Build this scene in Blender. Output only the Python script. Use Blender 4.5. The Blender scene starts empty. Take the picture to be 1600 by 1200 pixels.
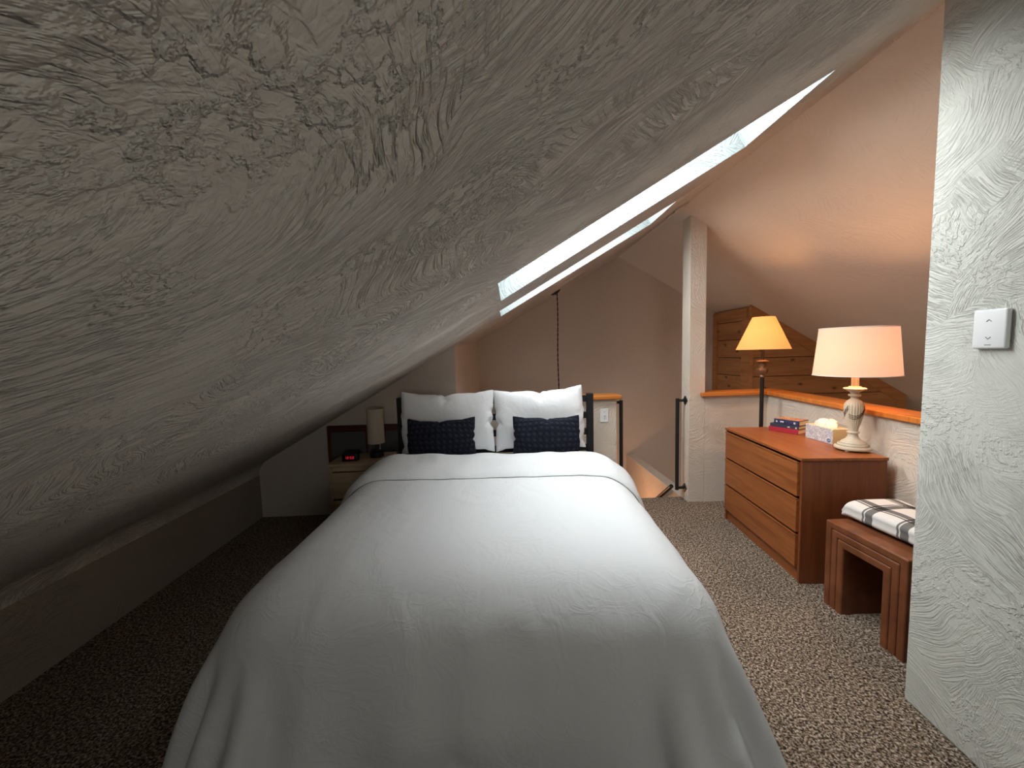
import bpy, bmesh, math, random
import numpy as np
from mathutils import Vector, Matrix, noise
random.seed(11)
scene = bpy.context.scene
COL = scene.collection
PI = math.pi

# ------------------------------------------------------------------ helpers
def ceil_left(x):   # underside of the left roof slope
    return 1.663 + .572 * x
RX = 1.62
RZ = ceil_left(RX)
def ceil_right(x):
    return RZ - .572 * (x - RX)

class MB:
    """collects shapes in one bmesh"""
    def __init__(s):
        s.bm = bmesh.new()
    def box(s, x0, x1, y0, y1, z0, z1, bev=0, seg=2):
        b = bmesh.new()
        bmesh.ops.create_cube(b, size=1)
        for v in b.verts:
            v.co = ((x0+x1)/2 + v.co.x*(x1-x0), (y0+y1)/2 + v.co.y*(y1-y0), (z0+z1)/2 + v.co.z*(z1-z0))
        if bev:
            bmesh.ops.bevel(b, geom=b.edges[:], offset=bev, segments=seg, affect='EDGES', profile=.5)
        return s.add(b)
    def add(s, b, M=None):
        if M is not None:
            bmesh.ops.transform(b, matrix=M, verts=b.verts[:])
        me = bpy.data.meshes.new('tmp'); b.to_mesh(me); b.free()
        s.bm.from_mesh(me); bpy.data.meshes.remove(me)
        return s
    def prism(s, pts, bot, top, bev=0, seg=2):
        """footprint pts (ccw), bot/top numbers or functions of (x,y)"""
        f = lambda h, p: h(*p) if callable(h) else h
        b = bmesh.new()
        lo = [b.verts.new((p[0], p[1], f(bot, p))) for p in pts]
        hi = [b.verts.new((p[0], p[1], f(top, p))) for p in pts]
        n = len(pts)
        b.faces.new(lo[::-1]); b.faces.new(hi)
        for i in range(n):
            b.faces.new((lo[i], lo[(i+1) % n], hi[(i+1) % n], hi[i]))
        if bev:
            bmesh.ops.bevel(b, geom=b.edges[:], offset=bev, segments=seg, affect='EDGES', profile=.5)
        return s.add(b)
    def lathe(s, prof, seg=48, c=(0, 0), mod=None, cap=True):
        b = bmesh.new(); rings = []
        for r, z in prof:
            ring = []
            for k in range(seg):
                a = 2*PI*k/seg
                rr = r if mod is None else r*mod(a, z)
                ring.append(b.verts.new((c[0]+rr*math.cos(a), c[1]+rr*math.sin(a), z)))
            rings.append(ring)
        for A, B in zip(rings, rings[1:]):
            for k in range(seg):
                b.faces.new((A[k], A[(k+1) % seg], B[(k+1) % seg], B[k]))
        if cap:
            b.faces.new(rings[0][::-1]); b.faces.new(rings[-1])
        bmesh.ops.recalc_face_normals(b, faces=b.faces[:])
        return s.add(b)
    def tube(s, pts, r, seg=10, cap=True):
        b = bmesh.new(); rings = []
        P = [Vector(p) for p in pts]
        up = Vector((0.31, 0.17, 0.93))
        for i, p in enumerate(P):
            t = (P[min(i+1, len(P)-1)] - P[max(i-1, 0)]).normalized()
            a = t.cross(up)
            if a.length < .05: a = t.cross(Vector((1, 0, 0)))
            a.normalize(); c = t.cross(a)
            rr = r[i] if isinstance(r, (list, tuple)) else r
            rings.append([b.verts.new(p + a*(rr*math.cos(2*PI*k/seg)) + c*(rr*math.sin(2*PI*k/seg))) for k in range(seg)])
        for A, B in zip(rings, rings[1:]):
            for k in range(seg):
                b.faces.new((A[k], A[(k+1) % seg], B[(k+1) % seg], B[k]))
        if cap:
            b.faces.new(rings[0][::-1]); b.faces.new(rings[-1])
        bmesh.ops.recalc_face_normals(b, faces=b.faces[:])
        return s.add(b)
    def grid(s, P, closed=False):
        b = bmesh.new()
        V = [[b.verts.new(p) for p in row] for row in P]
        n = len(P[0])
        for j in range(len(P)-1):
            for i in range(n if closed else n-1):
                b.faces.new((V[j][i], V[j+1][i], V[j+1][(i+1) % n], V[j][(i+1) % n]))
        return s.add(b)
    def face(s, pts):
        s.bm.faces.new([s.bm.verts.new(p) for p in pts]); return s

def obj(name, mb, mat, parent=None, smooth=False, grain='u', uv=True, kind=None, auto=None):
    bm = mb.bm if isinstance(mb, MB) else mb
    if uv:
        L = bm.loops.layers.uv.verify()
        bm.normal_update()
        for f in bm.faces:
            n = f.normal; a = max(range(3), key=lambda k: abs(n[k]))
            i, j = ((1, 2), (0, 2), (0, 1))[a]
            for l in f.loops:
                w = (l.vert.co[i], l.vert.co[j])
                l[L].uv = w if grain == 'u' else (w[1], w[0])
    me = bpy.data.meshes.new(name); bm.to_mesh(me); bm.free()
    for m in (mat if isinstance(mat, (list, tuple)) else [mat]):
        me.materials.append(m)
    o = bpy.data.objects.new(name, me); COL.objects.link(o)
    if smooth or auto:
        for p in me.polygons: p.use_smooth = True
        if auto:
            bpy.context.view_layer.objects.active = o
            try: me.set_sharp_from_angle(angle=math.radians(auto))
            except Exception: pass
    if parent is not None: o.parent = parent
    if kind: o['kind'] = kind
    return o

def thing(name, label, cat, loc=(0, 0, 0), rz=0, group=None):
    o = bpy.data.objects.new(name, None); COL.objects.link(o)
    o.empty_display_size = .1
    o.location = loc; o.rotation_euler = (0, 0, rz)
    return tag(o, label, cat, group)
def tag(o, label, cat, group=None):
    o['label'] = label; o['category'] = cat
    if group: o['group'] = group
    return o
def struct(name, mb, mat, **k):
    return obj(name, mb, mat, kind='structure', **k)

# ------------------------------------------------------------------ materials
class N:
    def __init__(s, name):
        s.m = bpy.data.materials.new(name); s.m.use_nodes = True
        s.t = s.m.node_tree; s.bsdf = s.t.nodes['Principled BSDF']
        s.out = s.t.nodes['Material Output']
    def n(s, typ, **k):
        o = s.t.nodes.new(typ)
        for a, v in k.items():
            if a.startswith('i_'):
                key = a[2:]
                key = int(key) if key.isdigit() else key.replace('_', ' ')
                s.set(o.inputs[key], v)
            else: setattr(o, a, v)
        return o
    def set(s, inp, v):
        if isinstance(v, bpy.types.NodeSocket): s.t.links.new(v, inp)
        elif isinstance(v, bpy.types.Node): s.t.links.new(v.outputs[0], inp)
        else: inp.default_value = v
    def math(s, op, a, b=0, c=None, clamp=False):
        o = s.t.nodes.new('ShaderNodeMath'); o.operation = op; o.use_clamp = clamp
        s.set(o.inputs[0], a); s.set(o.inputs[1], b)
        if c is not None: s.set(o.inputs[2], c)
        return o.outputs[0]
    def vmath(s, op, a, b=(0, 0, 0)):
        o = s.t.nodes.new('ShaderNodeVectorMath'); o.operation = op
        s.set(o.inputs[0], a); s.set(o.inputs[1], b)
        return o.outputs['Value'] if op == 'LENGTH' else o.outputs[0]
    def comb(s, x, y, z=0):
        o = s.t.nodes.new('ShaderNodeCombineXYZ')
        for k, v in enumerate((x, y, z)): s.set(o.inputs[k], v)
        return o.outputs[0]
    def sep(s, v):
        o = s.t.nodes.new('ShaderNodeSeparateXYZ'); s.set(o.inputs[0], v); return o.outputs
    def noise(s, vec, scale, detail=2, rough=.5, dist=0):
        o = s.t.nodes.new('ShaderNodeTexNoise')
        s.set(o.inputs['Vector'], vec); o.inputs['Scale'].default_value = scale
        o.inputs['Detail'].default_value = detail; o.inputs['Roughness'].default_value = rough
        o.inputs['Distortion'].default_value = dist
        return o
    def ramp(s, fac, stops, interp='LINEAR'):
        o = s.t.nodes.new('ShaderNodeValToRGB'); s.set(o.inputs[0], fac)
        cr = o.color_ramp; cr.interpolation = interp
        while len(cr.elements) < len(stops): cr.elements.new(.5)
        for e, (p, c) in zip(cr.elements, stops):
            e.position = p
            e.color = (c, c, c, 1) if isinstance(c, (int, float)) else (*c, 1)
        return o.outputs[0]
    def mix(s, fac, a, b, mode='MIX'):
        o = s.t.nodes.new('ShaderNodeMix'); o.data_type = 'RGBA'; o.blend_type = mode
        s.set(o.inputs['Factor'], fac); 
        for key, v in ((6, a), (7, b)):
            s.set(o.inputs[key], (*v, 1) if isinstance(v, tuple) and len(v) == 3 else v)
        return o.outputs[2]
    def uv(s):
        return s.n('ShaderNodeTexCoord').outputs['UV']
    def objc(s):
        return s.n('ShaderNodeTexCoord').outputs['Object']
    def bump(s, h, dist=.01, strength=1):
        o = s.t.nodes.new('ShaderNodeBump'); s.set(o.inputs['Height'], h)
        o.inputs['Distance'].default_value = dist; o.inputs['Strength'].default_value = strength
        s.t.links.new(o.outputs[0], s.bsdf.inputs['Normal']); return o
    def base(s, c, rough=.6, spec=.3, metal=0):
        s.set(s.bsdf.inputs['Base Color'], (*c, 1) if isinstance(c, tuple) and len(c) == 3 else c)
        s.bsdf.inputs['Roughness'].default_value = rough
        s.bsdf.inputs['Specular IOR Level'].default_value = spec
        s.bsdf.inputs['Metallic'].default_value = metal
        return s

def plain(name, c, rough=.6, spec=.3, metal=0):
    return N(name).base(c, rough, spec, metal).m

def plaster(name, c, amount=1.0, cell=2.0, freq=55):
    """trowelled plaster: fans of arc-shaped strokes, crumbs and smooth patches"""
    k = N(name); uv = k.uv()
    warp = k.vmath('MULTIPLY', k.vmath('SUBTRACT', k.noise(uv, 2.2, 2).outputs['Color'], (.5, .5, .5)), (.22, .22, 0))
    p = k.vmath('ADD', uv, warp)
    heights = []
    for off, sc, fr in (((0, 0, 0), cell, freq), ((3.7, 1.9, 0), cell*1.7, freq*1.5)):
        q = k.vmath('ADD', p, off)
        vo = k.n('ShaderNodeTexVoronoi', voronoi_dimensions='2D', feature='F1')
        k.set(vo.inputs['Vector'], q); vo.inputs['Scale'].default_value = sc
        # centre of each fan pushed away from its own patch so that the strokes sweep as wide arcs
        cs = k.vmath('MULTIPLY', k.vmath('SUBTRACT', vo.outputs['Color'], (.5, .5, .5)), (1.0, 1.0, 0))
        d = k.vmath('SUBTRACT', k.vmath('ADD', q, cs), vo.outputs['Position'])
        r = k.vmath('LENGTH', d); x, y, z = k.sep(d)
        a = k.math('ARCTAN2', y, x)
        cid = k.sep(vo.outputs['Color'])[0]
        st = k.noise(k.comb(k.math('MULTIPLY', r, fr), k.math('MULTIPLY', a, 3.2), k.math('MULTIPLY', cid, 40)), 1.0, 3, .6)
        heights.append(k.ramp(st.outputs[0], [(.45, 0), (.52, .8), (.62, 1)]))
    m1 = k.ramp(k.noise(uv, 2.6, 2).outputs[0], [(.42, 0), (.56, 1)])
    arcs = k.mix(m1, heights[0], heights[1])
    crumbs = k.ramp(k.noise(p, 38, 4, .6).outputs[0], [(.5, 0), (.58, 1)])
    m2 = k.ramp(k.noise(k.vmath('ADD', uv, (9, 4, 0)), 3.4, 3).outputs[0], [(.50, 0), (.60, 1)])
    m3 = k.ramp(k.noise(k.vmath('ADD', uv, (2, 14, 0)), 2.0, 3).outputs[0], [(.36, .25), (.52, 1)])
    h = k.mix(k.math('MULTIPLY', m2, .75), arcs, crumbs)
    fine = k.math('MULTIPLY', k.noise(p, 160, 2).outputs[0], .12)
    h = k.math('ADD', k.math('MULTIPLY', h, m3), fine)
    k.bump(h, .014*amount, .9)
    k.base(c, .75, .2)
    return k.m

def wood(name, dark, light, rough=.4, along=1.6, across=26, knots=0, spec=.35):
    k = N(name); uv = k.uv(); u, v, _ = k.sep(uv)
    g = k.noise(k.comb(k.math('MULTIPLY', u, along), k.math('MULTIPLY', v, across)), 1, 5, .62, .6)
    f = k.noise(k.comb(k.math('MULTIPLY', u, along*8), k.math('MULTIPLY', v, across*9)), 1, 2, .5)
    fac = k.math('ADD', k.math('MULTIPLY', g.outputs[0], .8), k.math('MULTIPLY', f.outputs[0], .2))
    c = k.ramp(fac, [(.32, dark), (.66, light)])
    if knots:
        vo = k.n('ShaderNodeTexVoronoi', voronoi_dimensions='2D'); k.set(vo.inputs['Vector'], k.comb(k.math('MULTIPLY', u, .55), v)); vo.inputs['Scale'].default_value = 4.5
        kn = k.ramp(vo.outputs['Distance'], [(.03, 1), (.10, 0)])
        c = k.mix(k.math('MULTIPLY', kn, .85), c, tuple(x*.22 for x in dark))
    k.base(c, rough, spec); k.bump(fac, .0006, .5)
    return k.m

def fabric(name, c, rough=.85, wrinkle=.0, weave=900, wscale=5):
    k = N(name); o = k.objc()
    h = k.math('MULTIPLY', k.noise(o, weave, 1).outputs[0], .0004)
    if wrinkle:
        wv = k.vmath('MULTIPLY', k.vmath('SUBTRACT', k.noise(o, 3, 2).outputs['Color'], (.5, .5, .5)), (.35, .35, .35))
        q = k.vmath('ADD', o, wv)
        f1 = k.noise(k.vmath('MULTIPLY', q, (1, .30, .6)), wscale*2.2, 3, .55, .6).outputs[0]
        f2 = k.noise(k.vmath('MULTIPLY', q, (.35, 1, .8)), wscale*3.5, 3, .55, .9).outputs[0]
        mk = k.ramp(k.noise(o, 2.1, 2).outputs[0], [(.40, .15), (.62, 1)])
        r1 = k.math('SUBTRACT', 1, k.math('MULTIPLY', k.math('ABSOLUTE', k.math('SUBTRACT', f2, .5)), 7), clamp=True)
        h = k.math('ADD', h, k.math('MULTIPLY', f1, wrinkle*1.6))
        h = k.math('ADD', h, k.math('MULTIPLY', k.math('MULTIPLY', k.math('POWER', r1, 3), mk), wrinkle*.28))
    k.bump(h, 1.0, 1.0)
    k.base(c, rough, .15)
    return k.m

def shade_mat(name, c, emit_lo, emit_hi, zmid, zr, strength):
    """lit fabric shade: lets the bulb through and glows, strongest level with the bulb"""
    k = N(name); o = k.objc(); z = k.sep(o)[2]
    t = k.math('ABSOLUTE', k.math('DIVIDE', k.math('SUBTRACT', z, zmid), zr))
    col = k.ramp(t, [(0, emit_hi), (1, emit_lo)])
    wv = k.noise(k.vmath('MULTIPLY', o, (60, 60, 900)), 1, 2).outputs[0]
    col = k.mix(.10, col, k.ramp(wv, [(.3, .35), (.7, 1)]), 'MULTIPLY')
    dif = k.n('ShaderNodeBsdfDiffuse', i_Color=(*c, 1)); tr = k.n('ShaderNodeBsdfTranslucent', i_Color=(*c, 1))
    mx = k.n('ShaderNodeMixShader', i_0=.45); k.set(mx.inputs[1], dif); k.set(mx.inputs[2], tr)
    em = k.n('ShaderNodeEmission'); k.set(em.inputs[0], col); em.inputs[1].default_value = strength
    ad = k.n('ShaderNodeAddShader'); k.set(ad.inputs[0], mx); k.set(ad.inputs[1], em)
    k.t.links.new(ad.outputs[0], k.out.inputs[0])
    return k.m

def emit(name, c, s):
    k = N(name); k.base((0, 0, 0)); k.bsdf.inputs['Emission Color'].default_value = (*c, 1)
    k.bsdf.inputs['Emission Strength'].default_value = s
    return k.m

M = {}
PAINT = (.62, .57, .51)
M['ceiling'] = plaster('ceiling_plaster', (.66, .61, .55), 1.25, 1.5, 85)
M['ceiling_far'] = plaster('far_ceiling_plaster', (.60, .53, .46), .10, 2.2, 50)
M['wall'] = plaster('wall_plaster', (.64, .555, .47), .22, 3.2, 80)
M['partition'] = plaster('partition_plaster', (.58, .57, .52), .36, 2.6, 130)
M['smooth_wall'] = plaster('smooth_wall_plaster', (.56, .49, .43), .10, 2.4, 60)
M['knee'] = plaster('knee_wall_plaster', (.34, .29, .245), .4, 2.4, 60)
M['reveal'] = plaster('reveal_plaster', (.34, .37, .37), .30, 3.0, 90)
M['sill'] = wood('sill_wood', (.36, .11, .02), (.62, .22, .045), .28, 1.2, 20)
M['teak'] = wood('teak_wood', (.19, .052, .014), (.34, .105, .028), .36, 1.5, 30)
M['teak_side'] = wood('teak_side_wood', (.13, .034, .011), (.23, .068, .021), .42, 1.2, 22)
M['pine'] = wood('knotty_pine', (.28, .125, .048), (.48, .24, .10), .5, 1.4, 16, knots=1)
M['pine_trim'] = wood('pine_trim_wood', (.30, .13, .045), (.50, .235, .09), .5, 1.4, 22)
M['oak'] = wood('pale_oak', (.34, .24, .15), (.50, .38, .25), .5, 2, 24)
M['mahogany'] = wood('mahogany', (.05, .012, .008), (.10, .026, .016), .4, 2, 24)
M['black_metal'] = plain('black_metal', (.012, .012, .013), .45, .4)
M['black_wood'] = plain('black_painted_wood', (.010, .010, .012), .5, .3)
M['white_plastic'] = plain('white_plastic', (.74, .73, .73), .35, .4)
M['grey_mark'] = plain('grey_print', (.18, .19, .21), .5)
M['duvet'] = fabric('white_cotton_duvet', (.635, .64, .65), .9, .0036)
M['pillow'] = fabric('white_pillow_cotton', (.74, .74, .755), .9, .0022, wscale=9)
M['sheet'] = fabric('white_sheet', (.78, .78, .79), .9, .0015)
M['panel_grey'] = plain('grey_panel', (.10, .095, .10), .6)
M['cream'] = plain('cream_paint', (.62, .52, .38), .45, .4)
M['cream_dark'] = plain('antique_glaze', (.10, .065, .04), .6)
M['bronze'] = plain('dark_bronze', (.020, .015, .013), .45, .5, .3)
M['bronze_gold'] = N('antique_bronze').base((.20, .10, .05), .42, .5, .45).m
M['leather'] = None
M['page'] = plain('book_pages', (.72, .60, .42), .8)

k = N('brown_leather'); o_ = k.objc()
c_ = k.ramp(k.noise(o_, 9, 4, .6).outputs[0], [(.3, (.115, .034, .012)), (.7, (.21, .068, .026))])
k.base(c_, .42, .4); k.bump(k.noise(o_, 260, 3).outputs[0], .0006, .8); M['leather'] = k.m

k = N('flecked_carpet'); uv_ = k.uv()
n1 = k.noise(uv_, 120, 2, .6, .5).outputs[0]; n2 = k.noise(uv_, 3.0, 3).outputs[0]
n3 = k.noise(uv_, 60, 2, .6).outputs[0]
f_ = k.math('ADD', k.math('MULTIPLY', n1, .72), k.math('MULTIPLY', n3, .28))
c_ = k.ramp(f_, [(.37, (.028, .020, .015)), (.46, (.115, .080, .057)), (.53, (.26, .195, .145)), (.63, (.54, .44, .35))])
c_ = k.mix(.35, c_, k.ramp(n2, [(.3, .55), (.7, 1.0)]), 'MULTIPLY')
k.base(c_, .95, .05); k.bump(f_, .012, 1.0); M['carpet'] = k.m

k = N('navy_waffle_fabric'); o_ = k.uv()
vo = k.n('ShaderNodeTexVoronoi', voronoi_dimensions='2D'); k.set(vo.inputs['Vector'], o_); vo.inputs['Scale'].default_value = 28; vo.inputs['Randomness'].default_value = .12
dt = k.ramp(vo.outputs['Distance'], [(.16, 1), (.42, 0)])
c_ = k.mix(dt, (.005, .006, .013), (.013, .014, .028))
k.base(c_, .85, .2); k.bump(dt, .006, 1.0); M['navy'] = k.m

k = N('plaid_wool'); u, v, _ = k.sep(k.uv())
def stripes(x, per):
    f = k.math('FRACT', k.math('DIVIDE', x, per))
    band = k.ramp(f, [(0, 1), (.30, .24), (.52, .95), (.56, .24), (.62, 1)], 'CONSTANT')
    return band
b1 = stripes(k.math('ADD', u, .125), .17); b2 = stripes(k.math('ADD', v, .02), .17)
c_ = k.mix(1, b1, b2, 'MULTIPLY')
c_ = k.mix(1, c_, (.74, .70, .66), 'MULTIPLY')
k.base(c_, .95, .05); k.bump(k.noise(k.uv(), 600, 2).outputs[0], .002, .8); M['plaid'] = k.m

def glass_mat():
    k = N('skylight_glass')
    t = k.n('ShaderNodeBsdfTransparent', i_Color=(.94, .98, .97, 1)); g = k.n('ShaderNodeBsdfGlossy', i_Roughness=.02)
    m = k.n('ShaderNodeMixShader', i_0=.06); k.set(m.inputs[1], t); k.set(m.inputs[2], g)
    k.t.links.new(m.outputs[0], k.out.inputs[0]); return k.m
M['glass'] = glass_mat()

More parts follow.
